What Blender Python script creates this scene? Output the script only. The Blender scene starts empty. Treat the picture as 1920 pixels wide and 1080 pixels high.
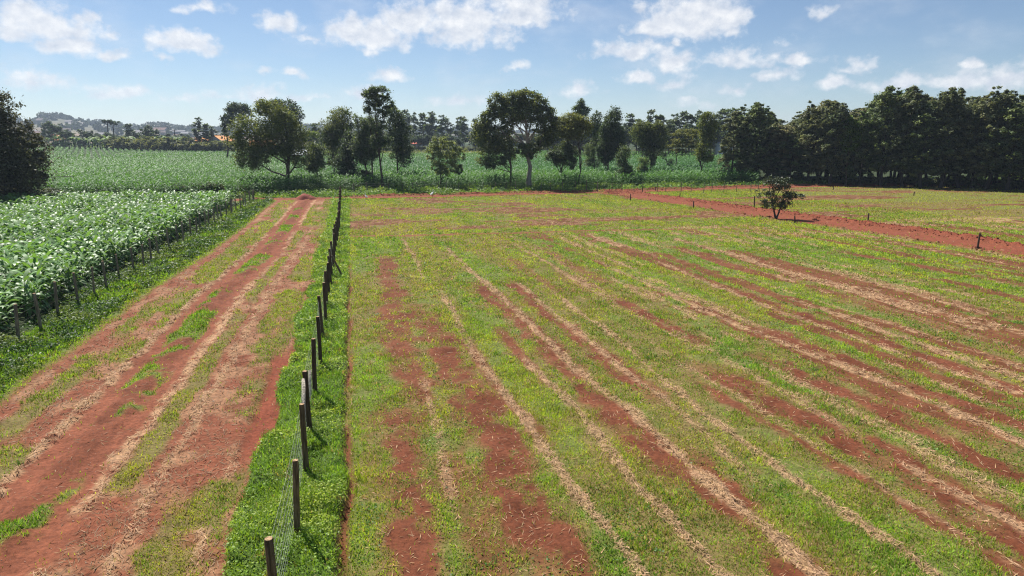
import bpy, math, random, time
import numpy as np
T0 = time.time()
rng = np.random.default_rng(7)
random.seed(7)
C = bpy.context.scene.collection
sc = bpy.context.scene

# ------------------------------------------------------------------ camera
CAMH, FPX, YH, VPX = 8.0, 1280.0, 262.0, 660.0
PITCH = math.atan((540 - YH) / FPX)
YAW = math.atan((960 - VPX) / math.hypot(FPX, 540 - YH))
cam_d = bpy.data.cameras.new("camera")
cam = bpy.data.objects.new("camera", cam_d)
C.objects.link(cam)
cam.location = (0, 0, CAMH)
cam.rotation_euler = (math.pi / 2 - PITCH, 0, -YAW)
cam_d.sensor_width = 36
cam_d.lens = 24
cam_d.clip_start = 0.1
cam_d.clip_end = 20000
sc.camera = cam
SUN_AZ, SUN_EL = math.radians(-24), math.radians(53)

# ------------------------------------------------------------------ noise and terrain
def ss(a, b, x):
    t = np.clip((np.asarray(x, float) - a) / (b - a), 0, 1)
    return t * t * (3 - 2 * t)

_T = np.random.default_rng(99).random((512, 512))

def vn(x, y, s=0):
    x = np.asarray(x, float); y = np.asarray(y, float)
    ix = np.floor(x); iy = np.floor(y)
    fx = x - ix; fy = y - iy
    fx = fx * fx * (3 - 2 * fx); fy = fy * fy * (3 - 2 * fy)
    i0 = (ix.astype(np.int64) + int(s) * 37) & 511; j0 = (iy.astype(np.int64) + int(s) * 91) & 511
    i1 = (i0 + 1) & 511; j1 = (j0 + 1) & 511
    return (_T[i0, j0] * (1 - fx) + _T[i1, j0] * fx) * (1 - fy) + (_T[i0, j1] * (1 - fx) + _T[i1, j1] * fx) * fy

def fbm(x, y, s=0, o=4):
    t = 0; a = .5; n = 0
    for i in range(o):
        t = t + a * vn(np.asarray(x) * 2 ** i + 17.3 * i, np.asarray(y) * 2 ** i - 9.1 * i, s + i)
        n += a; a *= .5
    return t / n

def rise(x, y):
    d = np.hypot(x, y)
    return 4.5 * ss(130, 480, d)

def ray(px, py):
    r = px - 960; u = 540 - py
    f = FPX * math.cos(PITCH) + u * math.sin(PITCH)
    z = u * math.cos(PITCH) - FPX * math.sin(PITCH)
    return f * math.sin(YAW) + r * math.cos(YAW), f * math.cos(YAW) - r * math.sin(YAW), z

def hit(px, py, off=0.0):
    x, y, z = ray(px, py)
    h = math.hypot(x, y); x /= h; y /= h; z /= h
    lo, hi = 1.0, 2500.0
    for d in np.arange(2, 2500, 2.0):
        if CAMH + z * d <= rise(x * d, y * d) + off:
            hi = d; lo = d - 2; break
    for _ in range(30):
        m = (lo + hi) / 2
        if CAMH + z * m <= rise(x * m, y * m) + off: hi = m
        else: lo = m
    return x * hi, y * hi

def at(px, dist):
    """ground point seen in the column px at the given distance"""
    x, y, z = ray(px, 540)
    h = math.hypot(x, y)
    return x / h * dist, y / h * dist

def to_px(x, y, z):
    x = np.asarray(x, float); y = np.asarray(y, float); z = np.asarray(z, float) - CAMH
    f = x * math.sin(YAW) + y * math.cos(YAW)
    r = x * math.cos(YAW) - y * math.sin(YAW)
    d = f * math.cos(PITCH) - z * math.sin(PITCH)
    u = f * math.sin(PITCH) + z * math.cos(PITCH)
    d = np.maximum(d, .01)
    return 960 + FPX * r / d, 540 - FPX * u / d, d

def seen(x, y, z=0, m=150):
    px, py, d = to_px(x, y, z)
    return (px > -m) & (px < 1920 + m) & (py < 1080 + m) & (d > 1)

def pl_dist(x, y, P):
    """distance to a polyline, signed side (right of travel > 0)"""
    best = np.full(np.shape(x), 1e9); side = np.zeros(np.shape(x))
    for (ax, ay), (bx, by) in zip(P[:-1], P[1:]):
        dx, dy = bx - ax, by - ay
        L2 = dx * dx + dy * dy
        t = np.clip(((x - ax) * dx + (y - ay) * dy) / L2, 0, 1)
        qx = x - ax - t * dx; qy = y - ay - t * dy
        d = np.hypot(qx, qy)
        s = np.sign(qx * dy - qy * dx)
        m = d < best
        best = np.where(m, d, best); side = np.where(m, s, side)
    return best, side

BRANCH = [hit(*p) for p in ((1150, 363), (1190, 368), (1250, 377), (1350, 391), (1460, 407), (1560, 421), (1700, 441), (1800, 457), (1920, 475))]
BRANCH.append((BRANCH[-1][0] - 2, BRANCH[-1][1] - 12))
FARROAD = [hit(*p) for p in ((470, 374), (640, 371), (800, 368), (900, 365.5), (1000, 363), (1150, 360), (1250, 357), (1400, 352), (1600, 347.5), (1750, 345), (1920, 343))]
FARROAD.append((150, 106)); FARROAD.insert(0, (-40, 97))
FR = np.array(FARROAD)
PATH = [hit(*p) for p in ((640, 444), (800, 441), (960, 437), (1150, 432), (1300, 430))]

# bands in the mown field: polyline of (x, y), half width, strength, y range
RED = [([(1.9, 44), (1.58, 33), (1.44, 28), (1.63, 21), (1.5, 17)], .33, .8, 20, 48),
       ([(1.0, 21), (.9, 17), (.92, 14), (.86, 8)], .30, .95, 8, 20),
       ([(2.4, 36), (3.05, 27), (3.25, 21), (3.4, 14), (3.45, 8)], .36, 1.0, 8, 33),
       ([(2.2, 20), (2.3, 8)], .25, .55, 8, 17),
       ([(4.1, 30), (4.35, 21), (4.6, 17)], .12, .8, 17, 26),
       ([(5.6, 30), (5.8, 26), (6.0, 22)], .13, .8, 21, 28),
       ([(6.3, 40), (6.95, 32), (7.15, 27), (7.25, 15), (7.4, 8)], .36, .95, 14, 38),
       ([(8.4, 38), (8.6, 30), (8.9, 22), (9.0, 18)], .26, .95, 19, 38),
       ([(7.85, 14.6), (7.9, 8)], .34, .85, 8, 15),
       ([(11, 20), (11.5, 13.5), (11.8, 9), (11.9, 6)], .16, .8, 8, 20),
       ([(11.9, 21), (12.4, 16.5), (12.8, 13), (12.9, 6)], .44, 1.1, 6, 21),
       ([(12.9, 32), (13.2, 24)], .26, .9, 24, 33),
       ([(14.5, 22), (15.2, 16.5), (15.4, 10)], .26, .9, 9, 19.5),
       ([(14.3, 23), (15.1, 18), (15.4, 15)], .32, .9, 15, 22),
       ([(16.0, 20), (16.5, 16)], .22, .8, 14, 20),
       ([(17.2, 19), (18.1, 16), (18.3, 12)], .3, .9, 12, 19),
       ([(16.8, 28), (17.4, 21), (18, 15)], .32, .9, 15, 26),
       ([(20, 34), (19.8, 28), (20.4, 24), (20.8, 16)], .34, .85, 15, 34),
       ([(10.2, 46), (10.4, 36)], .2, .5, 34, 46),
       ([(13.5, 50), (13.8, 36)], .3, .5, 36, 50),
       ([(34.4, 43), (35.4, 37.6), (36.5, 30), (37, 22)], .28, .8, 22, 43),
       ([(40, 36), (41, 26)], .3, .7, 24, 37),
       ([(24.5, 30), (25.2, 18)], .35, .6, 16, 32),
       ([(28.5, 36), (29.5, 22)], .3, .55, 20, 36)]
STRAW = [([(3.7, 54), (3.8, 47), (3.8, 40)], .16, 1.0, 40, 56),
         ([(4.29, 36), (4.28, 25), (4.5, 19), (4.6, 16), (4.85, 12), (4.9, 8)], .19, 1.1, 8, 35),
         ([(5.9, 23), (6.2, 18.5), (6.24, 13.6), (6.4, 8)], .15, 1.1, 8, 23.5),
         ([(6.5, 50), (6.95, 38), (7.3, 31), (7.5, 20), (7.8, 16), (8.05, 13), (8.2, 8)], .19, 1.0, 8, 51),
         ([(8.75, 38), (9.05, 22), (9.2, 8)], .13, .8, 14, 38),
         ([(10.1, 34), (10.2, 24), (9.7, 17.5), (10.0, 14), (10.35, 8)], .13, 1.0, 8, 34),
         ([(11.4, 20), (11.9, 10)], .1, .6, 8, 24),
         ([(13.1, 19), (13.4, 8)], .2, .6, 7, 22),
         ([(14.2, 17), (14.6, 8)], .3, .5, 8, 20),
         ([(15.8, 31), (16.5, 24), (17.0, 17), (17.2, 10)], .16, 1.0, 10, 40),
         ([(19.6, 40), (19.3, 30), (19.7, 24), (20.3, 19), (21.1, 15)], .18, 1.0, 14, 41),
         ([(22.4, 40), (23, 20)], .14, .8, 16, 42),
         ([(25.8, 46), (27, 22)], .14, .7, 20, 48),
         ([(12.0, 50), (12.4, 34)], .15, .8, 33, 52),
         ([(17.5, 55), (18.2, 42)], .18, .7, 40, 56),
         ([(29.8, 50), (31, 30)], .16, .8, 28, 52),
         ([(2.1, 26), (1.9, 16)], .12, .6, 14, 24)]

def bands(x, y, tab, seed):
    out = np.zeros(np.shape(x))
    wob = (fbm(x * .25, y * .22, seed, 3) - .5) * .35
    rag = (fbm(x * 1.7, y * 1.1, seed + 9, 3) - .5)
    frag = fbm(x * 2.6, y * 1.3, seed + 15, 3)
    for k, (P, hw, st, y0, y1) in enumerate(tab):
        P = np.array(sorted(P, key=lambda p: p[1]))
        xc = np.interp(y, P[:, 1], P[:, 0])
        d = np.abs(x + wob - xc)
        patch = ss(.18, .34, fbm(x * .3 + k * 7.7, y * .26, seed + 20, 3) + .2 * (st - .6))
        v = ss(.32, -.18, (d - hw) / max(hw, .16) * .55 + rag * 1.15)
        v = v * (.6 + .4 * ss(.34, .48, frag))
        out = np.maximum(out, v * patch * min(1, st) * ss(y0 - 1.5, y0 + 1, y) * ss(y1 + 1.5, y1 - 1.5, y))
    return out

def track_axis(y):
    return -7.3 + .8 * ss(35, 55, y)

def surf(x, y):
    """what covers the ground: weights 0..1"""
    n1 = fbm(x * .9, y * .9, 3, 4)
    n2 = fbm(x * .23, y * .23, 5, 4)
    nf = fbm(x * 3.1, y * 3.1, 8, 3)
    yfar = np.interp(x, FR[:, 0], FR[:, 1])
    soil = np.zeros(np.shape(x)); straw = soil.copy(); dry = soil.copy(); lush = soil.copy(); h = soil.copy()
    # ---- mown field
    D = (x > -.62) & (y < yfar)
    red = bands(x, y, [(P, hw * (1.65 if P[0][0] < 4.2 else 1.35), min(1.1, st + .15), a, b) for P, hw, st, a, b in RED], 30)
    stw = bands(x, y, [(P, hw * .72, st, a, b) for P, hw, st, a, b in STRAW], 60)
    gen = fbm(x * .75 + y * .03, y * .05, 41, 4)
    near = ss(62, 54, y)
    genr = ss(.545, .62, gen + (n1 - .5) * .30) * ss(9, 15, x) * .9
    gens = ss(.62, .70, fbm(x * 1.3 + y * .03, y * .06, 47, 4) + (n1 - .5) * .35) * .75 * ss(10, 16, x)
    far_s = ss(.52, .66, fbm(x * .10, y * .30, 51, 4) + (n1 - .5) * .25 + .16 * ss(28, 12, x) * ss(63, 68, y) * ss(88, 78, y)) * ss(59, 63, y)
    mid_s = ss(.55, .66, fbm(x * .16, y * .5, 53, 4) + (n1 - .5) * .3) * ss(46, 52, y) * ss(61, 57, y) * .7 * ss(20, 30, x)
    s_D = np.maximum(np.maximum(red, genr * near), far_s * .9)
    t_D = np.maximum(np.maximum(stw, gens * near * (1 - red)), np.maximum(mid_s, far_s * ss(.5, .65, nf) * .35))
    olive = ss(.46, .62, fbm(x * .55 + y * .02, y * .09, 55, 4) + (n1 - .5) * .25)
    olive = np.maximum(olive * .9, ss(.1, .5, bands(x, y, [(P, hw * 2.6, st, a, b) for P, hw, st, a, b in RED], 30)) * .85)
    E = D & (y > 59)
    olive = np.where(E, np.maximum(.35, ss(.35, .65, fbm(x * .07, y * .3, 57, 4))), olive)
    soil = np.where(D, s_D, soil); straw = np.where(D, t_D, straw); dry = np.where(D, olive, dry)
    # ---- thin trench at the foot of the fence strip
    tw_ = (fbm(x * 0 + 3, y * .45, 64, 4) - .5) * .34
    tr = np.exp(-((x + .52 + tw_) / (.07 + .08 * vn(x * 0 + 1, y * .8, 66))) ** 2) * ss(48, 40, y)
    soil = np.maximum(soil, np.where((x > -1) & (x < 0), tr * ss(.35, .55, fbm(x * 2, y * .5, 62, 3) + .12 * ss(20, 12, y)), 0))
    h = h - .2 * tr
    # ---- lush strip with the fence
    le = -2.68 - .25 * ss(30, 60, y) + (fbm(x * 0, y * .35, 61, 3) - .5) * .9 + (nf - .5) * .3
    LS = ss(-.08, .08, x - le) * ss(-.50, -.72, x + tw_ + (nf - .5) * .25) * (y < yfar)
    lush = np.maximum(lush, LS)
    # ---- track between the fences
    u = x - track_axis(y) + (fbm(x * .0, y * .12, 63, 3) - .5) * .35
    Z = (x < le) & (x > -13.6) & (y < yfar)
    r = (n1 - .5) * .5
    def bd(a, b, e=.12, q=1.0):
        return ss(a - e, a + e, u + r * q) * ss(b + e, b - e, u + r * q)
    patch = fbm(x * .5, y * .28, 65, 3)
    rut = np.maximum(bd(-1.0, -.3), bd(.35, 1.2))
    midr = bd(-.4, .5)
    tuft = bd(-.5, .6) * ss(.55, .66, fbm(x * .8, y * .42, 67, 4) + .05 + (nf - .5) * .22)
    st = np.maximum(bd(-1.3, -.95, .1), bd(.95, 1.38, .1)) * ss(.33, .5, patch + .07) * .8
    st = np.maximum(st, bd(2.3, 2.6, .1) * .45)
    st = np.maximum(st, bd(3.85, 4.1, .1) * ss(20, 12, y))
    gr = np.maximum(bd(1.35, 2.0) * ss(.44, .58, patch + .18 * ss(30, 55, y)), bd(-3.1, -2.2) * ss(.40, .58, patch + .1))
    gr = np.maximum(gr, bd(-2.3, -1.2) * ss(.48, .64, fbm(x * .6, y * .4, 69, 3) + .28 * ss(30, 52, y)))
    gr = np.maximum(gr, bd(2.9, 4.4) * ss(.46, .62, fbm(x * .6, y * .33, 71, 3) + .22 * ss(30, 50, y)))
    gr = np.maximum(gr, bd(1.9, 4.4) * ss(58, 64, y) * ss(.3, .55, patch + .1))
    gr = np.maximum(gr, ss(-3.5, -4.2, u + r))
    gr = np.maximum(gr, tuft)
    drt = np.maximum(bd(-3.6, -1.2), bd(1.3, 4.6)) * (.65 + .35 * n2)
    pit = ss(-3.45, -3.15, x + r * .6) * ss(16, 18.5, y) * ss(28, 25.5, y)
    gr = gr * (1 - pit)
    end = ss(82, 93, y + (n2 - .5) * 8) * ss(2.6, 1.4, np.abs(u - .7 * ss(80, 95, y)) + r)
    gr = gr * (1 - end)
    sT = np.clip(1 - gr, 0, 1)
    soil = np.where(Z, sT, soil); straw = np.where(Z, st * (1 - gr), straw); dry = np.where(Z, drt * (1 - rut) * (1 - pit), dry)
    h = h + np.where(Z, -.05 * rut + .03 * midr - .10 * pit, 0)
    verge = Z & (u < -3.9)
    lush = np.where(verge, ss(-3.9, -4.6, u + r), lush)
    # ---- roads of red soil
    db, sb = pl_dist(x, y, BRANCH)
    w = 1.65 + (n2 - .5) * .3
    road = ss(w + .2, w - .25, db + r * .8)
    bm = np.exp(-((db - 2.35 - .3 * (n2 - .5)) / .5) ** 2) * (sb < 0) * ss(.25, .45, fbm(x * .35, y * .35, 73, 3) + .1)
    bm2 = np.exp(-((db - 2.15) / .3) ** 2) * (sb > 0) * ss(.45, .6, fbm(x * .4, y * .4, 75, 3))
    df, sf = pl_dist(x, y, FARROAD)
    wf = 1.9 + (n2 - .5) * .8
    froad = ss(wf + .3, wf - .3, df + r)
    bmf = np.exp(-((df - 2.3) / .6) ** 2) * (sf < 0) * ss(.3, .5, fbm(x * .3, y * .3, 77, 3)) * ss(-4, 4, x)
    # bare ground at the junction by the wood
    bare = ss(.55, .68, fbm(x * .07, y * .3, 79, 3) + .25 * ss(6, 0, df - 2)) * ss(75, 95, x) * ss(95, 101, y) * .8
    dp, _ = pl_dist(x, y, PATH)
    path = ss(.75, .25, dp + r * .7) * ss(.3, .45, fbm(x * .12, y * .12, 81, 2) + .1)
    bfill = (sb < 0) * ss(2.95, 2.5, db + r * .5)
    rd = np.maximum.reduce([road, bfill, froad, bm, bm2, bmf, bare, path * .9])
    soil = np.maximum(soil, rd)
    straw = straw * (1 - rd); dry = dry * (1 - rd); lush = lush * (1 - rd)
    h = h + .42 * (bm + .6 * bm2 + .45 * bmf) * (.55 + .9 * nf) - .06 * road - .05 * froad
    # ---- verge beyond the far road
    V = (y >= yfar + 2.0) & (y < 116)
    lush = np.where(V, np.maximum(lush, .9), lush)
    crop = ((y >= 110) & (y > yfar + 4)) | ((x < -13.8) & (y < 95))
    # ---- relief
    h = h + (fbm(x * 1.6, y * 1.6, 83, 4) - .5) * .10 + (n2 - .5) * .16 + lush * .11 * ss(.35, .7, fbm(x * 1.1, y * 1.1, 85, 3)) + Z * (fbm(x * 3.3, y * 2.1, 87, 3) - .5) * .07
    damp = np.clip((midr * Z * .2 + (n1 - .42) * 1.0 + Z * (1 - rut) * .22 + (D * .62 + E * .2)  ) * (1 - .85 * rd), 0, 1)
    fresh = np.maximum.reduce([bm, bm2, bmf, road * .6, froad * .5])
    return dict(soil=soil, straw=straw, dry=dry, lush=lush, h=h, crop=crop, n1=n1, n2=n2, nf=nf, damp=damp,
                fresh=fresh, track=Z, pit=np.where(Z, pit, 0), tuft=np.where(Z, tuft, 0), rut=np.where(Z, rut, 0))

def ground_z(x, y):
    return surf(x, y)['h'] + rise(x, y)

# ------------------------------------------------------------------ mesh helpers
def np_mesh(name, v, faces, col=None, smooth=False, mat=None):
    """faces: list of (n, k) index arrays"""
    me = bpy.data.meshes.new(name)
    v = np.ascontiguousarray(v, np.float32)
    me.vertices.add(len(v)); me.vertices.foreach_set('co', v.ravel())
    loops = np.concatenate([np.asarray(f, np.int32).ravel() for f in faces])
    tot = np.concatenate([np.full(len(f), f.shape[1], np.int32) for f in faces])
    st = np.concatenate([[0], np.cumsum(tot)[:-1]]).astype(np.int32)
    me.loops.add(len(loops)); me.loops.foreach_set('vertex_index', loops)
    me.polygons.add(len(tot)); me.polygons.foreach_set('loop_start', st)
    if smooth:
        me.polygons.foreach_set('use_smooth', np.ones(len(tot), bool))
    me.update(calc_edges=True)
    if col is not None:
        a = me.color_attributes.new('Col', 'FLOAT_COLOR', 'POINT')
        c = np.ones((len(v), 4), np.float32); c[:, :3] = col
        a.data.foreach_set('color', c.ravel())
    if mat: me.materials.append(mat)
    return me

def obj(name, me, parent=None, loc=None):
    o = bpy.data.objects.new(name, me)
    C.objects.link(o)
    if parent is not None: o.parent = parent
    if loc is not None: o.location = loc
    return o

def tag(o, label=None, cat=None, group=None, kind=None):
    if label: o['label'] = label
    if cat: o['category'] = cat
    if group: o['group'] = group
    if kind: o['kind'] = kind
    return o

def thing(name, label, cat, loc=(0, 0, 0), rz=0, group=None):
    o = bpy.data.objects.new(name, None)
    C.objects.link(o)
    o.empty_display_size = .3
    o.location = loc; o.rotation_euler = (0, 0, rz)
    return tag(o, label, cat, group)

class MB:
    def __init__(s): s.v = []; s.f = {}; s.c = []; s.n = 0
    def add(s, v, faces, c=(1, 1, 1)):
        v = np.asarray(v, float)
        for f in faces:
            f = np.asarray(f) + s.n
            s.f.setdefault(f.shape[1], []).append(f)
        s.v.append(v); s.c.append(np.broadcast_to(np.asarray(c, float), (len(v), 3))); s.n += len(v)
    def mesh(s, name, mat, smooth=False):
        return np_mesh(name, np.concatenate(s.v), [np.concatenate(f) for f in s.f.values()], np.concatenate(s.c), smooth, mat)
    def tube(s, pts, rad, k=7, c=(1, 1, 1), jit=0.0, cap=True):
        pts = np.asarray(pts, float); n = len(pts)
        rad = np.broadcast_to(np.asarray(rad, float), (n,))
        vs = []
        d = np.gradient(pts, axis=0) if n > 1 else np.array([[0, 0, 1.]])
        for i in range(n):
            t = d[i] / (np.linalg.norm(d[i]) + 1e-9)
            a = np.cross(t, [0, 1, 0.13]); a /= np.linalg.norm(a) + 1e-9
            b = np.cross(t, a)
            th = np.arange(k) * 2 * math.pi / k
            rr = rad[i] * (1 + jit * (rng.random(k) - .5))
            vs.append(pts[i] + np.outer(np.cos(th) * rr, a) + np.outer(np.sin(th) * rr, b))
        q = []
        for i in range(n - 1):
            for j in range(k):
                j2 = (j + 1) % k
                q.append((i * k + j, i * k + j2, (i + 1) * k + j2, (i + 1) * k + j))
        faces = [np.array(q)]
        if cap:
            faces.append(np.array([[(n - 1) * k + j for j in range(k)]]))
        s.add(np.concatenate(vs), faces, c)
    def box(s, x0, x1, y0, y1, z0, z1, c=(1, 1, 1)):
        v = [(x, y, z) for z in (z0, z1) for y in (y0, y1) for x in (x0, x1)]
        s.add(v, [np.array([(0, 2, 3, 1), (4, 5, 7, 6), (0, 1, 5, 4), (2, 6, 7, 3), (0, 4, 6, 2), (1, 3, 7, 5)])], c)

# ------------------------------------------------------------------ materials
def nmat(name):
    m = bpy.data.materials.new(name); m.use_nodes = True
    nt = m.node_tree; nt.nodes.clear()
    out = nt.nodes.new('ShaderNodeOutputMaterial')
    return m, nt, out

def N(nt, t, **k):
    n = nt.nodes.new(t)
    for a, b in k.items(): setattr(n, a, b)
    return n

def leafmat(name, transl=.35, rough=.5, spec=.35, tint=(1.25, 1.1, .55)):
    m, nt, out = nmat(name)
    at_ = N(nt, 'ShaderNodeAttribute', attribute_name='Col')
    p = N(nt, 'ShaderNodeBsdfPrincipled')
    p.inputs['Roughness'].default_value = rough
    p.inputs['Specular IOR Level'].default_value = spec
    nt.links.new(at_.outputs['Color'], p.inputs['Base Color'])
    tr = N(nt, 'ShaderNodeBsdfTranslucent')
    mx = N(nt, 'ShaderNodeMix', data_type='RGBA', blend_type='MULTIPLY')
    mx.inputs['Factor'].default_value = 1
    mx.inputs[7].default_value = (*tint, 1)
    nt.links.new(at_.outputs['Color'], mx.inputs[6])
    nt.links.new(mx.outputs[2], tr.inputs['Color'])
    s = N(nt, 'ShaderNodeMixShader'); s.inputs[0].default_value = transl
    nt.links.new(p.outputs[0], s.inputs[1]); nt.links.new(tr.outputs[0], s.inputs[2])
    nt.links.new(s.outputs[0], out.inputs['Surface'])
    return m

def solid(name, rough=.8, scale=8.0, amount=.4, bump=.3, stretch=(1, 1, 1), base=None, spec=.25):
    """vertex colour (or base) broken up by noise, with a bump"""
    m, nt, out = nmat(name)
    p = N(nt, 'ShaderNodeBsdfPrincipled'); p.inputs['Roughness'].default_value = rough
    p.inputs['Specular IOR Level'].default_value = spec
    tc = N(nt, 'ShaderNodeTexCoord')
    mp = N(nt, 'ShaderNodeMapping'); mp.inputs['Scale'].default_value = stretch
    nt.links.new(tc.outputs['Object'], mp.inputs['Vector'])
    ns = N(nt, 'ShaderNodeTexNoise'); ns.inputs['Scale'].default_value = scale; ns.inputs['Detail'].default_value = 6
    nt.links.new(mp.outputs[0], ns.inputs['Vector'])
    mr = N(nt, 'ShaderNodeMapRange'); mr.inputs[1].default_value = .3; mr.inputs[2].default_value = .7
    mr.inputs[3].default_value = 1 - amount; mr.inputs[4].default_value = 1 + amount
    nt.links.new(ns.outputs[0], mr.inputs[0])
    mx = N(nt, 'ShaderNodeVectorMath', operation='SCALE')
    if base is None:
        a = N(nt, 'ShaderNodeAttribute', attribute_name='Col'); nt.links.new(a.outputs['Color'], mx.inputs[0])
    else:
        mx.inputs[0].default_value = base
    nt.links.new(mr.outputs[0], mx.inputs['Scale'])
    nt.links.new(mx.outputs[0], p.inputs['Base Color'])
    bp = N(nt, 'ShaderNodeBump'); bp.inputs['Strength'].default_value = bump; bp.inputs['Distance'].default_value = .05
    nt.links.new(ns.outputs[0], bp.inputs['Height']); nt.links.new(bp.outputs[0], p.inputs['Normal'])
    nt.links.new(p.outputs[0], out.inputs['Surface'])
    return m

M_LEAF = leafmat('tree_leaves', .42, .55, .25)
M_DARKLEAF = leafmat('wood_leaves', .30, .55, .3, (1.1, 1.1, .7))
M_GRASS = leafmat('grass_blades', .45, .6, .25, (1.25, 1.15, .5))
M_WEED = leafmat('weed_leaves', .42, .5, .3, (1.2, 1.15, .45))
M_MAIZE = leafmat('maize_leaves', .34, .47, .36, (1.2, 1.2, .5))
M_MAIZE2 = leafmat('tall_maize_leaves', .32, .6, .28, (1.2, 1.2, .5))
M_STRAW = leafmat('cut_straw', .12, .7, .2, (1, 1, 1))
M_BARK = solid('bark', .9, 6, .4, .6, (1, 1, .25))
M_POST = solid('weathered_post', .9, 26, .6, .9, (1, 1, .1), spec=.15)
M_WIRE = solid('fence_wire', .45, 30, .15, .1)
M_GROUND = None
M_WALL = solid('plaster', .85, 3, .12, .1)
M_ROOF = solid('roofing', .85, 5, .2, .2, spec=.05)
M_HILL = solid('hill_ground', .95, .02, .4, 0)
M_FEATHER = solid('feathers', .8, 20, .08, .1)

def ground_material():
    m, nt, out = nmat('field_soil')
    p = N(nt, 'ShaderNodeBsdfPrincipled'); p.inputs['Roughness'].default_value = .93
    p.inputs['Specular IOR Level'].default_value = .15
    a = N(nt, 'ShaderNodeAttribute', attribute_name='Col')
    tc = N(nt, 'ShaderNodeTexCoord')
    n1 = N(nt, 'ShaderNodeTexNoise'); n1.inputs['Scale'].default_value = 9; n1.inputs['Detail'].default_value = 7; n1.inputs['Roughness'].default_value = .68
    n2 = N(nt, 'ShaderNodeTexNoise'); n2.inputs['Scale'].default_value = 1.7; n2.inputs['Detail'].default_value = 5
    for n in (n1, n2): nt.links.new(tc.outputs['Object'], n.inputs['Vector'])
    mr = N(nt, 'ShaderNodeMapRange'); mr.inputs[1].default_value = .3; mr.inputs[2].default_value = .72; mr.inputs[3].default_value = .55; mr.inputs[4].default_value = 1.4
    nt.links.new(n1.outputs[0], mr.inputs[0])
    mr2 = N(nt, 'ShaderNodeMapRange'); mr2.inputs[1].default_value = .3; mr2.inputs[2].default_value = .7; mr2.inputs[3].default_value = .85; mr2.inputs[4].default_value = 1.15
    nt.links.new(n2.outputs[0], mr2.inputs[0])
    mm = N(nt, 'ShaderNodeMath', operation='MULTIPLY')
    nt.links.new(mr.outputs[0], mm.inputs[0]); nt.links.new(mr2.outputs[0], mm.inputs[1])
    mx = N(nt, 'ShaderNodeVectorMath', operation='SCALE')
    nt.links.new(a.outputs['Color'], mx.inputs[0]); nt.links.new(mm.outputs[0], mx.inputs['Scale'])
    nt.links.new(mx.outputs[0], p.inputs['Base Color'])
    bp = N(nt, 'ShaderNodeBump'); bp.inputs['Strength'].default_value = .7; bp.inputs['Distance'].default_value = .06
    nt.links.new(n1.outputs[0], bp.inputs['Height']); nt.links.new(bp.outputs[0], p.inputs['Normal'])
    nt.links.new(p.outputs[0], out.inputs['Surface'])
    return m
M_GROUND = ground_material()

# ------------------------------------------------------------------ ground sheet
def lin(parts):
    out = []
    for a, b, s in parts:
        out.append(np.arange(a, b, s))
    return np.concatenate(out)

def geo(a, b, s0, g):
    r = [a]; s = s0
    while abs(r[-1]) < abs(b):
        r.append(r[-1] + s); s *= g
    return np.array(r)

gx = np.concatenate([-geo(16, 5000, .3, 1.12)[::-1], np.arange(-15.9, 23, .09), np.arange(23, 50, .16), np.arange(50, 140, .45), geo(140, 5000, 1, 1.15)])
gy = np.concatenate([-geo(2, 300, 1, 1.5)[::-1], np.arange(-1, 8, .8), np.arange(8, 30, .08), np.arange(30, 60, .14), np.arange(60, 112, .25), geo(112, 6000, .5, 1.06)])
X, Y = np.meshgrid(gx, gy)
S = surf(X, Y)
Z = S['h'] * ss(260, 130, np.hypot(X, Y)) + rise(X, Y)

def mixc(a, b, t):
    return a * (1 - t[..., None]) + b * t[..., None]

SOIL_L = np.array((.215, .073, .038)); SOIL_D = np.array((.108, .032, .013)); SOIL_F = np.array((.20, .055, .029))
STRAWC = np.array((.48, .31, .17)); GRASSU = np.array((.13, .15, .035)); OLIVEU = np.array((.17, .125, .045)); LUSHU = np.array((.06, .11, .02)); CROPU = np.array((.035, .05, .018))
LITTER = np.array((.33, .185, .10))

def base_colour(S, shape):
    soilc = mixc(np.broadcast_to(SOIL_L, shape + (3,)), np.broadcast_to(SOIL_D, shape + (3,)), np.clip(S['damp'] * 1.0, 0, 1))
    soilc = mixc(soilc, np.broadcast_to(SOIL_F, shape + (3,)), np.clip(S['fresh'] + S['pit'], 0, 1))
    c = mixc(np.broadcast_to(GRASSU, shape + (3,)), np.broadcast_to(OLIVEU, shape + (3,)), S['dry'])
    c = mixc(c, np.broadcast_to(LUSHU, shape + (3,)), S['lush'] * .8)  # shadowed gaps under the lush weeds, put into the ground colour
    c = mixc(c, soilc, np.clip(S['soil'], 0, 1))
    c = mixc(c, np.broadcast_to(LITTER, shape + (3,)), np.clip(S['dry'] * S['soil'] * S['track'] * ss(.4, .6, S['n1']) * .8, 0, 1))
    c = mixc(c, np.broadcast_to(STRAWC, shape + (3,)), np.clip(S['straw'], 0, 1) * ss(.25, .6, S['nf']) * .85)
    c = mixc(c, np.broadcast_to(CROPU, shape + (3,)), S['crop'] * 1.0)  # shade beneath the maize painted as dark ground
    return c

colg = base_colour(S, X.shape)
dist = np.hypot(X, Y)
farc = np.array((.07, .11, .04))
colg = mixc(colg, np.broadcast_to(farc, colg.shape), ss(500, 800, dist))
# a pale ripening strip at the far end of the crop
nx_, ny_ = len(gx), len(gy)
idx = np.arange(nx_ * ny_).reshape(ny_, nx_)
quads = np.stack([idx[:-1, :-1], idx[:-1, 1:], idx[1:, 1:], idx[1:, :-1]], -1).reshape(-1, 4)
me = np_mesh('ground', np.stack([X, Y, Z], -1).reshape(-1, 3), [quads], colg.reshape(-1, 3), True, M_GROUND)
tag(obj('ground', me), 'red earth field ground with mown stripes and wheel tracks', 'ground', kind='structure')
print('ground', len(gx), len(gy), time.time() - T0)

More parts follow.
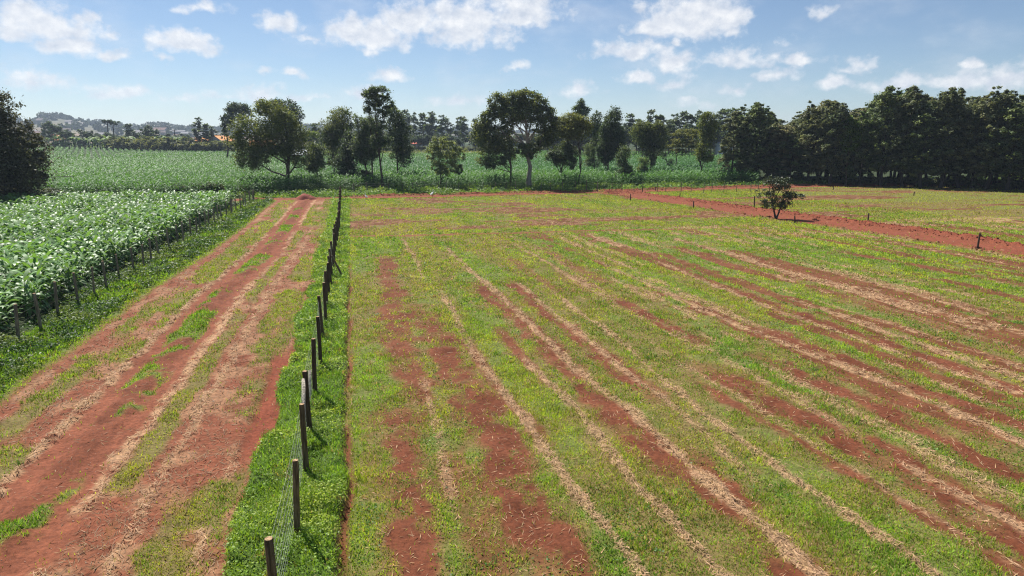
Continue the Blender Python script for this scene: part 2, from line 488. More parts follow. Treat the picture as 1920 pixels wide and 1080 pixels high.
# ------------------------------------------------------------------ scattering
def rand_in(x0, x1, y0, y1, n):
    return rng.uniform(x0, x1, n), rng.uniform(y0, y1, n)

def density_sample(x0, x1, y0, y1, rho, margin=140):
    """points with a density that falls off with distance: rho(d) per m2"""
    XS, YS = [], []
    yb = [y0]
    while yb[-1] < y1: yb.append(min(y1, yb[-1] * 1.18 + .5))
    for a, b in zip(yb[:-1], yb[1:]):
        n = int((x1 - x0) * (b - a) * rho(max(a, 10)))
        x, y = rand_in(x0, x1, a, b, n)
        d = np.hypot(x, y)
        k = (rng.random(n) < rho(np.maximum(d, 10)) / rho(max(a, 10))) & seen(x, y, 0, margin)
        XS.append(x[k]); YS.append(y[k])
    return np.concatenate(XS), np.concatenate(YS)

def blades(name, x, y, z, h, w, col, lean, mat, five=True):
    n = len(x)
    a = rng.uniform(0, 2 * math.pi, n)
    ca, sa = np.cos(a), np.sin(a)
    b = rng.uniform(0, 2 * math.pi, n)
    lx, ly = np.cos(b) * lean * h, np.sin(b) * lean * h
    hz = h * np.sqrt(np.maximum(.05, 1 - np.minimum(lean, .97) ** 2))
    P = np.stack([x, y, z], -1)
    side = np.stack([ca * w / 2, sa * w / 2, 0 * w], -1)
    tip = P + np.stack([lx, ly, hz], -1)
    ii = np.arange(n)
    if five:
        mid = P + np.stack([lx * .38, ly * .38, hz * .62], -1)
        v = np.stack([P - side, P + side, mid + side * .75, mid - side * .75, tip], 1).reshape(-1, 3)
        q = np.stack([ii * 5, ii * 5 + 1, ii * 5 + 2, ii * 5 + 3], -1)
        t = np.stack([ii * 5 + 3, ii * 5 + 2, ii * 5 + 4], -1)
        return np_mesh(name, v, [q, t], np.repeat(col, 5, 0), False, mat)
    v = np.stack([P - side, P + side, tip], 1).reshape(-1, 3)
    return np_mesh(name, v, [np.stack([ii * 3, ii * 3 + 1, ii * 3 + 2], -1)], np.repeat(col, 3, 0), False, mat)

def leafquads(P, L, W, col, up=.0, mat=None, name='leaves', direc=None):
    """kite-shaped leaves at P; up: bias of the leaf plane towards facing the sky"""
    n = len(P)
    nrm = rng.normal(size=(n, 3)); nrm[:, 2] = np.abs(nrm[:, 2]) + up
    nrm /= np.linalg.norm(nrm, axis=1, keepdims=True)
    d = rng.normal(size=(n, 3)) if direc is None else direc + .45 * rng.normal(size=(n, 3))
    d -= nrm * np.sum(d * nrm, 1, keepdims=True)
    d /= np.linalg.norm(d, axis=1, keepdims=True) + 1e-9
    s = np.cross(nrm, d)
    L = np.broadcast_to(L, (n,))[:, None]; W = np.broadcast_to(W, (n,))[:, None]
    v = np.stack([P - d * L * .5, P + s * W * .5 - d * L * .05, P + d * L * .5, P - s * W * .5 - d * L * .05], 1).reshape(-1, 3)
    ii = np.arange(n) * 4
    return v, np.stack([ii, ii + 1, ii + 2, ii + 3], -1), np.repeat(col, 4, 0)

G_LUSH = np.array((.19, .36, .040)); G_MID = np.array((.28, .45, .048)); G_YEL = np.array((.43, .52, .060)); G_OLV = np.array((.30, .25, .062)); G_DRY = np.array((.50, .36, .19))

# ---- mown grass
def rho_g(d): return 1150 * np.minimum(1, (15 / d) ** 1.75)
gx0, gy0 = density_sample(-13.6, 62, 8.2, 106, rho_g)
S_ = surf(gx0, gy0)
cov = np.clip(1.0 - S_['soil'] * np.where(S_['track'], 1.0, .98) - .75 * S_['straw'], 0.015, 1)
cov = cov * np.where(S_['dry'] > .5, .8, 1) * (.22 + .78 * ss(.33, .55, S_['n1'] + .06 + .2 * S_['lush']))
cov = cov * (1 - .5 * S_['lush'] * ~S_['track'])
keep = (rng.random(len(gx0)) < cov) & ~S_['crop']
gx0, gy0 = gx0[keep], gy0[keep]
S_ = {k: v[keep] for k, v in S_.items()}
n = len(gx0); d = np.hypot(gx0, gy0)
t1 = fbm(gx0 * .35, gy0 * .2, 91, 4); r_ = rng.random(n)
col = mixc(np.broadcast_to(G_MID, (n, 3)), np.broadcast_to(G_YEL, (n, 3)), ss(.4, .65, t1 + (r_ - .5) * .3))
col = mixc(col, np.broadcast_to(G_LUSH, (n, 3)), ss(.47, .62, fbm(gx0 * .8 + gy0 * .03, gy0 * .09, 93, 4) + (r_ - .5) * .2) * .9)
col = mixc(col, np.broadcast_to(G_OLV, (n, 3)), np.clip(S_['dry'] * (.27 + .9 * (rng.random(n) - .5)), 0, 1))
col = mixc(col, np.broadcast_to(G_LUSH, (n, 3)), np.maximum(S_['lush'] * .75, S_['tuft'] * .9))
dryb = rng.random(n) < (.07 + .28 * np.clip(S_['straw'] + .35 * S_['dry'], 0, 1)) * (1 - .7 * S_['lush'])
col[dryb] = G_DRY * rng.uniform(.6, 1.1, (dryb.sum(), 1))
col = col * rng.uniform(.6, 1.35, (n, 1)) * (.55 + .9 * fbm(gx0 * 2.5, gy0 * 2.5, 95, 2))[:, None]
lod = np.maximum(1, d / 17)
h = rng.uniform(.035, .11, n) * (1 + .7 * S_['lush'] + .2 * S_['tuft']) * lod ** .3 * (.25 + 1.5 * fbm(gx0 * 1.6, gy0 * 1.2, 97, 3))
w = rng.uniform(.012, .023, n) * lod ** .85
lean = rng.uniform(.2, .95, n)
zz = S_['h'] + rise(gx0, gy0) - .005
me = blades('grass', gx0, gy0, zz, h, w, col, lean, M_GRASS)
tag(obj('grass', me), 'short yellow green grass in mown stripes across the field', 'grass', kind='stuff')
print('grass', n, time.time() - T0)

# ---- standing tufts that the mower missed
ux, uy = density_sample(-12, 56, 8.2, 62, lambda d: 3.6 * np.minimum(1, (16 / d) ** 1.0))
S_ = surf(ux, uy)
k = (rng.random(len(ux)) < (1 - .98 * S_['soil']) * (1 - .5 * S_['straw']) * ss(.36, .56, fbm(ux * .5, uy * .25, 105, 3))) & ~S_['crop']
ux, uy = ux[k], uy[k]; lu = S_['lush'][k]; nt_ = len(ux)
per = 16
ti = np.repeat(np.arange(nt_), per); n = len(ti)
tr_ = rng.uniform(.04, .16, nt_)
bx_ = ux[ti] + rng.normal(0, 1, n) * tr_[ti]; by_ = uy[ti] + rng.normal(0, 1, n) * tr_[ti]
d = np.hypot(bx_, by_); lod = np.maximum(1, d / 17)
th_ = rng.uniform(.10, .24, nt_) * (1 + .5 * lu)
kind = rng.random(nt_)
tc_ = mixc(np.broadcast_to(G_LUSH, (nt_, 3)), np.broadcast_to(G_YEL, (nt_, 3)), rng.random(nt_))
tc_[kind < .16] = G_DRY * .9
tc_[kind > .8] = G_LUSH * np.array((.55, .7, .9))
col = tc_[ti] * rng.uniform(.6, 1.3, (n, 1))
zt_ = ground_z(ux, uy)
me = blades('grass_tufts', bx_, by_, zt_[ti] - .01, th_[ti] * rng.uniform(.5, 1.1, n), rng.uniform(.010, .02, n) * lod ** .8, col, rng.uniform(.25, .9, n), M_GRASS)
tag(obj('grass_tufts', me), 'taller grass tufts standing up from the mown field', 'grass', kind='stuff')
print('tufts', n, time.time() - T0)

# ---- far pasture right of the branch road and upper field: coarse tufts
tx, ty = density_sample(35, 175, 36, 108, lambda d: 26 * np.minimum(1, (60 / d) ** 1.4))
S_ = surf(tx, ty)
keep = (rng.random(len(tx)) < np.clip(1 - S_['soil'] * 1.1, 0, 1) * .85) & ~S_['crop'] & ((tx > 60) | (ty > 30))
tx, ty = tx[keep], ty[keep]; S_ = {k: v[keep] for k, v in S_.items()}
n = len(tx)
col = mixc(np.broadcast_to(G_YEL, (n, 3)), np.broadcast_to(G_OLV, (n, 3)), np.clip(S_['dry'] * rng.uniform(.2, 1.1, n), 0, 1)) * rng.uniform(.7, 1.25, (n, 1))
me = blades('pasture_grass', tx, ty, S_['h'] + rise(tx, ty), rng.uniform(.10, .2, n), rng.uniform(.06, .13, n), col, rng.uniform(.3, .95, n), M_GRASS, False)
tag(obj('pasture_grass', me), 'olive green pasture grass beyond the red branch road', 'grass', kind='stuff')

# ---- straw
sx, sy = density_sample(-13, 60, 8.2, 66, lambda d: 560 * np.minimum(1, (15 / d) ** 1.6))
S_ = surf(sx, sy)
pr = np.clip(S_['straw'] * 1.0 + .05 * S_['dry'] * S_['soil'] + .20 * S_['track'] * S_['dry'] * S_['soil'] + .02 * S_['track'] + .035 * (1 - S_['soil']) + .008, 0, 1) * (1 - .9 * S_['lush']) * (1 - .6 * S_['rut'])
keep = (rng.random(len(sx)) < pr) & ~S_['crop']
sx, sy = sx[keep], sy[keep]; S_ = {k: v[keep] for k, v in S_.items()}
n = len(sx); d = np.hypot(sx, sy); lod = np.maximum(1, d / 17)
P = np.stack([sx, sy, S_['h'] + rise(sx, sy) + rng.uniform(.006, .10, n) * (0.25 + S_['straw'])], -1)
dr = np.stack([rng.normal(0, .9, n), rng.normal(0, 1.2, n), rng.normal(0, .15, n)], -1)
tone = rng.uniform(.55, 1.15, (n, 1)) * np.where(S_['track'] & (S_['straw'] < .2), .62, 1.)[:, None]
col = np.array((.52, .35, .20)) * tone * np.stack([np.ones(n), rng.uniform(.88, 1.0, n), rng.uniform(.8, 1.0, n)], -1)
v, f, c = leafquads(P, rng.uniform(.10, .30, n) * lod ** .3, rng.uniform(.010, .02, n) * lod ** .85, col, 1.6, direc=dr)
tag(obj('straw', np_mesh('straw', v, [f], c, False, M_STRAW)), 'pale dry cut straw lying in long rows', 'straw', kind='stuff')
print('straw', n, time.time() - T0)

# ---- weeds: broad-leaved plants in the fence strip, the verges and among the grass
def weeds(name, x, y, S_, hmax, size, cols, label, per=1):
    n = len(x); d = np.hypot(x, y); lod = np.maximum(1, d / 17)
    hump = ss(.3, .7, fbm(x * .9, y * .9, 101, 3))
    z = S_['h'] + rise(x, y) + hmax * hump * rng.random(n) ** .6
    t = ss(.35, .65, fbm(x * .7, y * .7, 103, 3) + (rng.random(n) - .5) * .25)
    col = mixc(np.broadcast_to(np.array(cols[0]), (n, 3)), np.broadcast_to(np.array(cols[1]), (n, 3)), t) * rng.uniform(.65, 1.3, (n, 1))
    s = rng.uniform(.6, 1.3, n) * size * lod ** .62
    v, f, c = leafquads(np.stack([x, y, z], -1), s, s * .62, col, .7)
    tag(obj(name, np_mesh(name, v, [f], c, False, M_WEED)), label, 'weeds', kind='stuff')
    return n

wx, wy = density_sample(-3.9, -.5, 8.2, 100, lambda d: 900 * np.minimum(1, (14 / d) ** 1.3))
S_ = surf(wx, wy); k = rng.random(len(wx)) < S_['lush'] * (.25 + .75 * ss(.36, .56, fbm(wx * 1.7, wy * 1.5, 107, 3)))
S_ = {a: b[k] for a, b in S_.items()}
print('weeds', weeds('fence_weeds', wx[k], wy[k], S_, .27, .06, ((.18, .31, .035), (.37, .46, .075)), 'bright green leafy weeds along the foot of the central fence'))
wx, wy = density_sample(-14.6, -9.5, 22, 99, lambda d: 520 * np.minimum(1, (25 / d) ** 1.1))
S_ = surf(wx, wy)
k = rng.random(len(wx)) < np.where(S_['track'], S_['lush'], 1.0 * (wx < -13.5)) * (.45 + .55 * ss(.35, .5, S_['n1']))
S_ = {a: b[k] for a, b in S_.items()}
print('verge', weeds('verge_weeds', wx[k], wy[k], S_, .42, .075, ((.06, .13, .028), (.15, .21, .05)), 'dark green weedy verge below the left fence posts'))
# low broad leaves dotted through the mown field
wx, wy = density_sample(-.5, 50, 8.2, 60, lambda d: 120 * np.minimum(1, (15 / d) ** 1.5))
S_ = surf(wx, wy)
k = rng.random(len(wx)) < ss(.52, .66, fbm(wx * .8, wy * .45, 111, 4)) * (1 - S_['soil']) * (1 - .6 * S_['straw'])
S_ = {a: b[k] for a, b in S_.items()}
weeds('clover', wx[k], wy[k], S_, .10, .06, ((.075, .18, .025), (.15, .26, .04)), 'low broad leaved clover patches scattered through the mown grass')
# the belt beyond the far road
wx, wy = rand_in(-45, 140, 98, 118, 150000)
S_ = surf(wx, wy)
yf = np.interp(wx, FR[:, 0], FR[:, 1])
k = (S_['soil'] < .4) & (wy > yf + 1.6) & (rng.random(len(wx)) < .75 * ss(.3, .5, fbm(wx * .3, wy * .3, 115, 3) + .12))
S_ = {a: b[k] for a, b in S_.items()}
weeds('roadside_weeds', wx[k], wy[k], S_, .75, .085, ((.09, .19, .03), (.22, .32, .055)), 'tall green weeds between the far red road and the maize')

# ---- soil clods on the road banks and small stones on the track
def clods(name, x, y, size, colr, label, cat):
    n = len(x)
    base = np.array([(1, 0, 0), (0, 1, 0), (-1, 0, 0), (0, -1, 0), (0, 0, 1), (0, 0, -1.)])
    F = np.array([(0, 1, 4), (1, 2, 4), (2, 3, 4), (3, 0, 4), (1, 0, 5), (2, 1, 5), (3, 2, 5), (0, 3, 5)])
    s = size[:, None, None] * rng.uniform(.55, 1.2, (n, 6, 1))
    a = rng.uniform(0, 6.28, n); ca, sa = np.cos(a), np.sin(a)
    b = base[None] * s * np.stack([np.ones(n), rng.uniform(.6, 1, n), rng.uniform(.4, .8, n)], -1)[:, None]
    v = np.stack([b[..., 0] * ca[:, None] - b[..., 1] * sa[:, None], b[..., 0] * sa[:, None] + b[..., 1] * ca[:, None], b[..., 2]], -1)
    v = v + np.stack([x, y, ground_z(x, y)], -1)[:, None]
    f = (F[None] + (np.arange(n) * 6)[:, None, None]).reshape(-1, 3)
    tag(obj(name, np_mesh(name, v.reshape(-1, 3), [f], np.repeat(colr, 6, 0), False, M_BARKSOIL)), label, cat, kind='stuff')
M_BARKSOIL = solid('clod_soil', .95, 12, .35, .4)
cx, cy = rand_in(34, 60, 24, 101, 60000)
db, sb = pl_dist(cx, cy, BRANCH)
k = ((np.abs(db - 2.35) < .6) & (sb < 0) & (rng.random(len(cx)) < .6)) | ((np.abs(db - 2.1) < .35) & (sb > 0) & (rng.random(len(cx)) < .4))
k &= seen(cx, cy)
cx, cy = cx[k], cy[k]
clods('soil_clods', cx, cy, rng.uniform(.03, .14, len(cx)), np.array((.21, .058, .031)) * rng.uniform(.6, 1.15, (len(cx), 1)), 'dark red soil clods banked along the branch road', 'soil')
cx, cy = rand_in(-2, 125, 96, 108, 30000)
df, sf = pl_dist(cx, cy, FARROAD)
k = (np.abs(df - 2.2) < .7) & (rng.random(len(cx)) < .5)
cx, cy = cx[k], cy[k]
clods('road_clods', cx, cy, rng.uniform(.05, .2, len(cx)), np.array((.23, .062, .036)) * rng.uniform(.5, 1.2, (len(cx), 1)), 'lumps of red soil along the edge of the far road', 'soil')
cx, cy = density_sample(-12, -3, 9, 60, lambda d: 9 * np.minimum(1, (15 / d)))
S_ = surf(cx, cy); k = S_['soil'] > .7; cx, cy = cx[k], cy[k]
clods('pebbles', cx, cy, rng.uniform(.008, .032, len(cx)), np.array((.42, .24, .17)) * rng.uniform(.5, 1.3, (len(cx), 1)), 'small stones scattered over the dirt track', 'gravel')
print('clods', time.time() - T0)

# ------------------------------------------------------------------ maize
def maize_template(nl, seg, H, L, W, fold=False):
    vs, fs, cs = [], [], []
    n0 = 0
    az0 = rng.uniform(0, 6.28)
    # stalk
    r = .016
    st = np.array([(r, 0, 0), (-r, r, 0), (-r, -r, 0), (r * .5, 0, H * .85), (-r * .5, r * .5, H * .85), (-r * .5, -r * .5, H * .85)])
    vs.append(st); fs.append(np.array([(0, 1, 4, 3), (1, 2, 5, 4), (2, 0, 3, 5)])); cs.append(np.tile([(.09, .17, .04)], (6, 1))); n0 = 6
    for i in range(nl):
        q = i / max(1, nl - 1)
        z0 = H * (.12 + .78 * q)
        az = az0 + i * math.pi + rng.normal(0, .5)
        l = L * (1 - .45 * abs(q - .45)) * rng.uniform(.8, 1.15)
        up = rng.uniform(.35, .6) + .3 * q
        dr = rng.uniform(.7, 1.15) * (1.05 - .35 * q)
        tw = rng.normal(0, .35)
        t = np.linspace(0, 1, seg + 1)
        rr = l * (t * .95 - .12 * t ** 3)
        z = z0 + l * (up * t * 1.35 - dr * t ** 2.1)
        wd = W * np.minimum(1, .35 + 3 * t) * np.sqrt(np.maximum(0, 1 - t ** 2.2)) * .5
        wd[-1] = W * .04
        ca, sa = math.cos(az), math.sin(az)
        roll = tw * t * 2
        sxv = np.stack([-sa * np.cos(roll), ca * np.cos(roll), np.sin(roll)], -1) * wd[:, None]
        ctr = np.stack([ca * rr, sa * rr, np.maximum(.02, z)], -1)
        v = np.stack([ctr - sxv, ctr + sxv], 1).reshape(-1, 3)
        f = np.array([(2 * k, 2 * k + 1, 2 * k + 3, 2 * k + 2) for k in range(seg)]) + n0
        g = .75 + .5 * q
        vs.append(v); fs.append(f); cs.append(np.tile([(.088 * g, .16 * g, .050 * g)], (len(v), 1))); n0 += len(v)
    return np.concatenate(vs), np.concatenate(fs), np.concatenate(cs)

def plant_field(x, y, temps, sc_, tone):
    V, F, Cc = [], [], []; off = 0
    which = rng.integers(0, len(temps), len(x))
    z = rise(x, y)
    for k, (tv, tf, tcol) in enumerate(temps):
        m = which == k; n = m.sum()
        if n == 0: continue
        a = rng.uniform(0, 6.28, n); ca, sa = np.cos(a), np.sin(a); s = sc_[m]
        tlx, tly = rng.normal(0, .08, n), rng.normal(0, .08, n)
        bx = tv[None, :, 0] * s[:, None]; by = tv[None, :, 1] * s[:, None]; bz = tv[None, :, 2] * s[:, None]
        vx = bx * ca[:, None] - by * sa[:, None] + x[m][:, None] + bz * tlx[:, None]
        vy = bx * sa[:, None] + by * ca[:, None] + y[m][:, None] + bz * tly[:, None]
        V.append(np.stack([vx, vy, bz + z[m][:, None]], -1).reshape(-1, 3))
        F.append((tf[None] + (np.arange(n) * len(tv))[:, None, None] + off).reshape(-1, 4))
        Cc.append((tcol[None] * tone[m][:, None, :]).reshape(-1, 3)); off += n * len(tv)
    return np.concatenate(V), np.concatenate(F), np.concatenate(Cc)

def rows_xy(x0, x1, y0, y1, dr, dp, ang, jit):
    """plants in rows: dr between rows, dp along the row"""
    ca, sa = math.cos(ang), math.sin(ang)
    cx_, cy_ = (x0 + x1) / 2, (y0 + y1) / 2
    R = math.hypot(x1 - x0, y1 - y0) / 2
    a, b = np.meshgrid(np.arange(-R, R, dr), np.arange(-R, R, dp))
    a = a.ravel(); b = b.ravel()
    n = len(a)
    a = a + rng.normal(0, jit, n); b = b + rng.normal(0, jit * 1.5, n)
    x = cx_ + a * ca - b * sa; y = cy_ + a * sa + b * ca
    k = (x > x0) & (x < x1) & (y > y0) & (y < y1)
    return x[k], y[k]

# near crop behind the left fence
x, y = rows_xy(-75, -14.55, 22, 93, .72, .36, 0, .07)
k = seen(x, y, 1.0, 220) & (x < -14.85 + .25 * np.sin(y * .7)) & (y < 92 + 1.5 * np.sin(x * .3)) & (rng.random(len(x)) < .93)
k &= fbm(x * .35, y * .35, 121, 3) > .24
x, y = x[k], y[k]; n = len(x)
temps = [maize_template(11, 5, 1.75, 1.0, .17) for _ in range(7)]
tone = rng.uniform(1.0, 1.9, (n, 1)) * (.8 + .45 * fbm(x * .2, y * .2, 123, 3))[:, None] * np.array((1, 1, 1.))
v, f, c = plant_field(x, y, temps, rng.uniform(.68, 1.15, n) * (.72 + .55 * fbm(x * .3, y * .3, 125, 3)), tone)
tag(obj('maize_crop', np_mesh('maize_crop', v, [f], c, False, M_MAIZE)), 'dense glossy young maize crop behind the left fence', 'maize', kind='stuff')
print('near maize', n, len(f), time.time() - T0)

# far crop beyond the road
def far_limit(px):
    return np.interp(px, [-300, 70, 200, 300, 460, 640, 760, 880, 1000, 1150, 1400, 2200], [276.5, 278, 282.5, 287, 290.5, 287, 283, 284, 286, 289, 291, 291])
def far_keep(x, y):
    px, py, d = to_px(x, y, rise(x, y))
    return (py > far_limit(px)) & (px > -160) & (px < 1420) & (y > 112.5 + 1.2 * np.sin(x * .5) + np.where(x < -8, -5.5, 0) + np.where(x < -16, -2.5, 0))
V, F, CC = [], [], []; off = 0
tA = [maize_template(9, 3, 2.1, .95, .15) for _ in range(5)]
tB = [maize_template(8, 2, 2.1, 1.0, .22) for _ in range(5)]
tC = [maize_template(8, 2, 2.0, 1.15, .38) for _ in range(5)]
for (x0, x1, d0, d1, dr, dp, T, jit) in ((-75, 75, 95, 150, .8, .5, tA, .1), (-130, 110, 150, 230, 1.1, .8, tB, .15), (-330, 190, 230, 480, 2.0, 1.15, tC, .2)):
    x, y = rows_xy(x0, x1, 97, d1, dr, dp, .32, jit)
    dd = np.hypot(x, y)
    k = far_keep(x, y) & (dd >= d0) & (dd < d1) & (rng.random(len(x)) < .92)
    x, y = x[k], y[k]; n = len(x)
    t = fbm(x * .05, y * .05, 131, 3)
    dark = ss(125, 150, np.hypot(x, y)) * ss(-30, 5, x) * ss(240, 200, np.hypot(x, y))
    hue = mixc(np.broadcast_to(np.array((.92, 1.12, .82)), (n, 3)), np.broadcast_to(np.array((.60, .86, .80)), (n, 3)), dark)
    px_, py_, _d = to_px(x, y, rise(x, y))
    ripe = ss(250, 300, np.hypot(x, y)) * ss(560, 700, px_) * ss(1000, 900, px_)
    hue = mixc(hue, np.broadcast_to(np.array((3.0, 1.75, .9)), (n, 3)), ripe)
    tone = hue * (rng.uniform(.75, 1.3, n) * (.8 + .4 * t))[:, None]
    hs = rng.uniform(.85, 1.15, n) * np.where(ripe > .5, .6, 1) * (1 - .4 * ss(230, 330, np.hypot(x, y)))
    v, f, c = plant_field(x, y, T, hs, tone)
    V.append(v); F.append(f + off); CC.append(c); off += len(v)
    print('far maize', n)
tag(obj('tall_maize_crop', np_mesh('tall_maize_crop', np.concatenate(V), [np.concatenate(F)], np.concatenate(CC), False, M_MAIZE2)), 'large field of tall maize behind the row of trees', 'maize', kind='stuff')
print('maize done', time.time() - T0)
# ------------------------------------------------------------------ trees
def crown_mesh(name, lobes, nleaf, size, c0, c1, mat, droop=0.0, clump=.16, tight=.5, dens_out=.55, elong=1.7, upb=.8):
    """lobes: (x, y, z, rx, ry, rz) in tree space; leaves gathered on twigs through the lobes"""
    lobes = np.array(lobes, float)
    wts = (lobes[:, 3] * lobes[:, 5] + lobes[:, 4] * lobes[:, 5] + lobes[:, 3] * lobes[:, 4]); wts /= wts.sum()
    nt_ = max(12, nleaf // 26)
    li = rng.choice(len(lobes), nt_, p=wts)
    if size < .5 and nleaf > 1000: nleaf = int(nleaf * 1.9); size = size * .72; tight = tight * 1.35
    dr = rng.normal(size=(nt_, 3)); dr[:, 2] += .12; dr /= np.linalg.norm(dr, axis=1, keepdims=True)
    r = rng.uniform(dens_out ** 2, 1.05, nt_) ** .5
    Lb = lobes[li]
    ctr = Lb[:, :3] + dr * r[:, None] * Lb[:, 3:]
    cr = clump * (Lb[:, 3] + Lb[:, 5]) * rng.uniform(.55, 1.35, nt_)
    tcol = rng.uniform(.65, 1.35, nt_); th = rng.random(nt_)
    per = rng.multinomial(nleaf, np.ones(nt_) / nt_)
    ti = np.repeat(np.arange(nt_), per); n = len(ti)
    off = rng.normal(size=(n, 3)) * tight
    off[:, 2] = off[:, 2] * .72 - droop * np.abs(rng.normal(size=n)) * .8
    P = ctr[ti] + off * cr[ti][:, None]
    c0 = np.array(c0); c1 = np.array(c1)
    col = mixc(np.broadcast_to(c0, (n, 3)), np.broadcast_to(c1, (n, 3)), np.clip(th[ti] + rng.normal(0, .15, n), 0, 1)) * (tcol[ti] * rng.uniform(.8, 1.25, n))[:, None]
    direc = None
    if droop > 0: direc = np.tile([(0, 0, -1.)], (n, 1))
    s = rng.uniform(.6, 1.4, n) * size
    v, f, c = leafquads(P, s * elong * .75, s * .72, col, upb, direc=direc)
    return np_mesh(name, v, [f], c, False, mat)

def trunk_mesh(H, r, lobes, lean=(0, 0), k=8, nlimb=7, split=.55, col=(.10, .075, .055), top=.93, forks=()):
    m = MB()
    n = 9
    t = np.linspace(0, 1, n)
    wob = np.cumsum(rng.normal(0, .012 * H, (n, 2)), 0) * (t[:, None] > .1)
    pts = np.stack([lean[0] * t ** 1.3 + wob[:, 0], lean[1] * t + wob[:, 1], t * H * top - .15], -1)
    rad = r * (1 - .82 * t) * (1 + .5 * np.exp(-t * 14))
    m.tube(pts, rad, k, col, .12)
    lb = list(lobes); random.shuffle(lb)
    for L in lb[:nlimb]:
        tgt = np.array(L[:3])
        s = np.clip((tgt[2] / (H * top)) * split + random.uniform(-.06, .06), .12, .85)
        b = np.array([np.interp(s, t, pts[:, q]) for q in range(3)])
        mid = b * .5 + tgt * .5 + np.array((0, 0, -.06 * np.linalg.norm(tgt - b))) + rng.normal(0, .03 * np.linalg.norm(tgt - b), 3)
        end = b + (tgt - b) * 1.0
        r0 = np.interp(s, t, rad) * .62
        m.tube([b, b * .72 + mid * .28 + rng.normal(0, .04, 3), mid, end], [r0, r0 * .85, r0 * .6, r0 * .2], 6, col, .1, cap=False)
        for _ in range(2):
            e2 = mid + (tgt - mid) * random.uniform(.4, .9) + rng.normal(size=3) * np.array(L[3:]) * .55
            m.tube([mid, (mid + e2) / 2 + rng.normal(0, .08, 3), e2], [r0 * .45, r0 * .3, r0 * .1], 5, col, .1, cap=False)
    return m.mesh('trunk', M_BARK, True)

RIGHT = np.array((math.cos(YAW), -math.sin(YAW)))
def lobes_px(bx, by, P, dist, L, dz=.25):
    """crown outline measured on the photo, given real size at the tree's own distance"""
    s = dist / math.hypot(FPX, 540 - YH) * 1.0
    x0, y0 = P
    vx, vy = x0 / math.hypot(x0, y0), y0 / math.hypot(x0, y0)
    out_ = []
    for (px, py, rx, ry) in L:
        lat = (px - bx) * s; z = (by - py) * s
        dep = random.uniform(-dz, dz) * rx * s * 2
        out_.append((lat * vy + dep * vx, -lat * vx + dep * vy, z, rx * s * 1.16, rx * s * 1.1, ry * s * 1.14))
    return out_

def K2(*L): return [(400 + a / 4.8, 150 + b / 4.8, c / 4.8, d / 4.8) for a, b, c, d in L]
def K3(*L): return [(740 + a / 4.8, 150 + b / 4.8, c / 4.8, d / 4.8) for a, b, c, d in L]
def K4(*L): return [(1080 + a / 4.8, 150 + b / 4.8, c / 4.8, d / 4.8) for a, b, c, d in L]

OLIVE0, OLIVE1 = (0.090, 0.135, 0.040), (0.189, 0.225, 0.063)
EUC0, EUC1 = (0.072, 0.117, 0.061), (0.144, 0.198, 0.081)
DARK0, DARK1 = (0.047, 0.081, 0.040), (0.104, 0.140, 0.058)
LITE0, LITE1 = (0.15, 0.21, 0.085), (0.27, 0.325, 0.135)
LIME0, LIME1 = (0.143, 0.221, 0.039), (0.247, 0.325, 0.065)

def tree(name, label, cat, base, L, nleaf, size, c0, c1, r=.22, dist=None, mat=None, droop=.5, nlimb=7, clump=.17, lean=None, group=None, tight=.55, dens_out=.5, top=.93, bark=(.085, .062, .046), split=.55, elong=1.7):
    bx, by = base
    if dist is None:
        P = hit(bx, by); dist = math.hypot(*P)
    else:
        P = at(bx, dist); 
        by = to_px(P[0], P[1], rise(*P))[1].item()
    gz = ground_z(np.array([P[0]]), np.array([P[1]])).item()
    lob = lobes_px(bx, by, P, dist, L)
    t = thing(name, label, cat, (P[0], P[1], gz), 0, group)
    H = max(l[2] + l[5] * .5 for l in lob)
    ln = (0, 0)
    if lean is not None:
        s = dist / 1310.
        vx, vy = P[0] / dist, P[1] / dist
        ln = (lean * s * vy, -lean * s * vx)
    obj('trunk', trunk_mesh(H, r, lob, ln, nlimb=nlimb, top=top, col=bark, split=split), t)
    obj('crown', crown_mesh('crown', lob, nleaf, size, c0, c1, mat or M_LEAF, droop, clump, tight, dens_out, elong), t)
    return t

# --- the row of trees along the far road, left to right
tree('broad_tree', 'broad dark olive tree with the widest low crown, standing alone left of the slender clump', 'tree', (539, 356),
     K2((590, 330, 120, 85), (690, 390, 90, 70), (360, 440, 110, 75), (300, 560, 60, 90), (420, 600, 130, 110), (380, 710, 110, 70), (560, 480, 130, 90), (530, 560, 120, 90),
        (760, 500, 90, 70), (700, 600, 130, 90), (790, 680, 95, 90), (640, 630, 100, 50), (770, 735, 75, 40), (470, 720, 70, 30), (520, 300, 60, 60)),
     15000, .34, OLIVE0, OLIVE1, .33, nlimb=12, clump=.16)
tree('bushy_tree', 'low bushy olive tree tucked under the right side of the broad dark tree', 'tree', (598, 352),
     K2((940, 660, 65, 70), (930, 750, 70, 55), (900, 800, 45, 25)), 3200, .34, OLIVE0, LITE0, .10, nlimb=3)
tree('slender_tree', 'thin stemmed tree with a broad airy crown at the left end of the slender clump', 'tree', (630, 346),
     K2((1180, 340, 75, 55), (1120, 420, 95, 70), (1060, 540, 60, 80), (1200, 440, 80, 80), (1090, 640, 70, 80), (1170, 560, 80, 90), (1080, 730, 50, 45), (1140, 480, 90, 70)),
     8500, .32, EUC0, OLIVE1, .12, nlimb=8)
tree('slender_tree', 'dark low bushy tree between the thin stems of the slender clump', 'tree', (653, 350),
     K2((1215, 800, 80, 60), (1200, 720, 70, 60), (1240, 640, 60, 70), (1180, 870, 50, 40), (1260, 560, 60, 80)), 5200, .33, DARK0, EUC0, .14, nlimb=4)
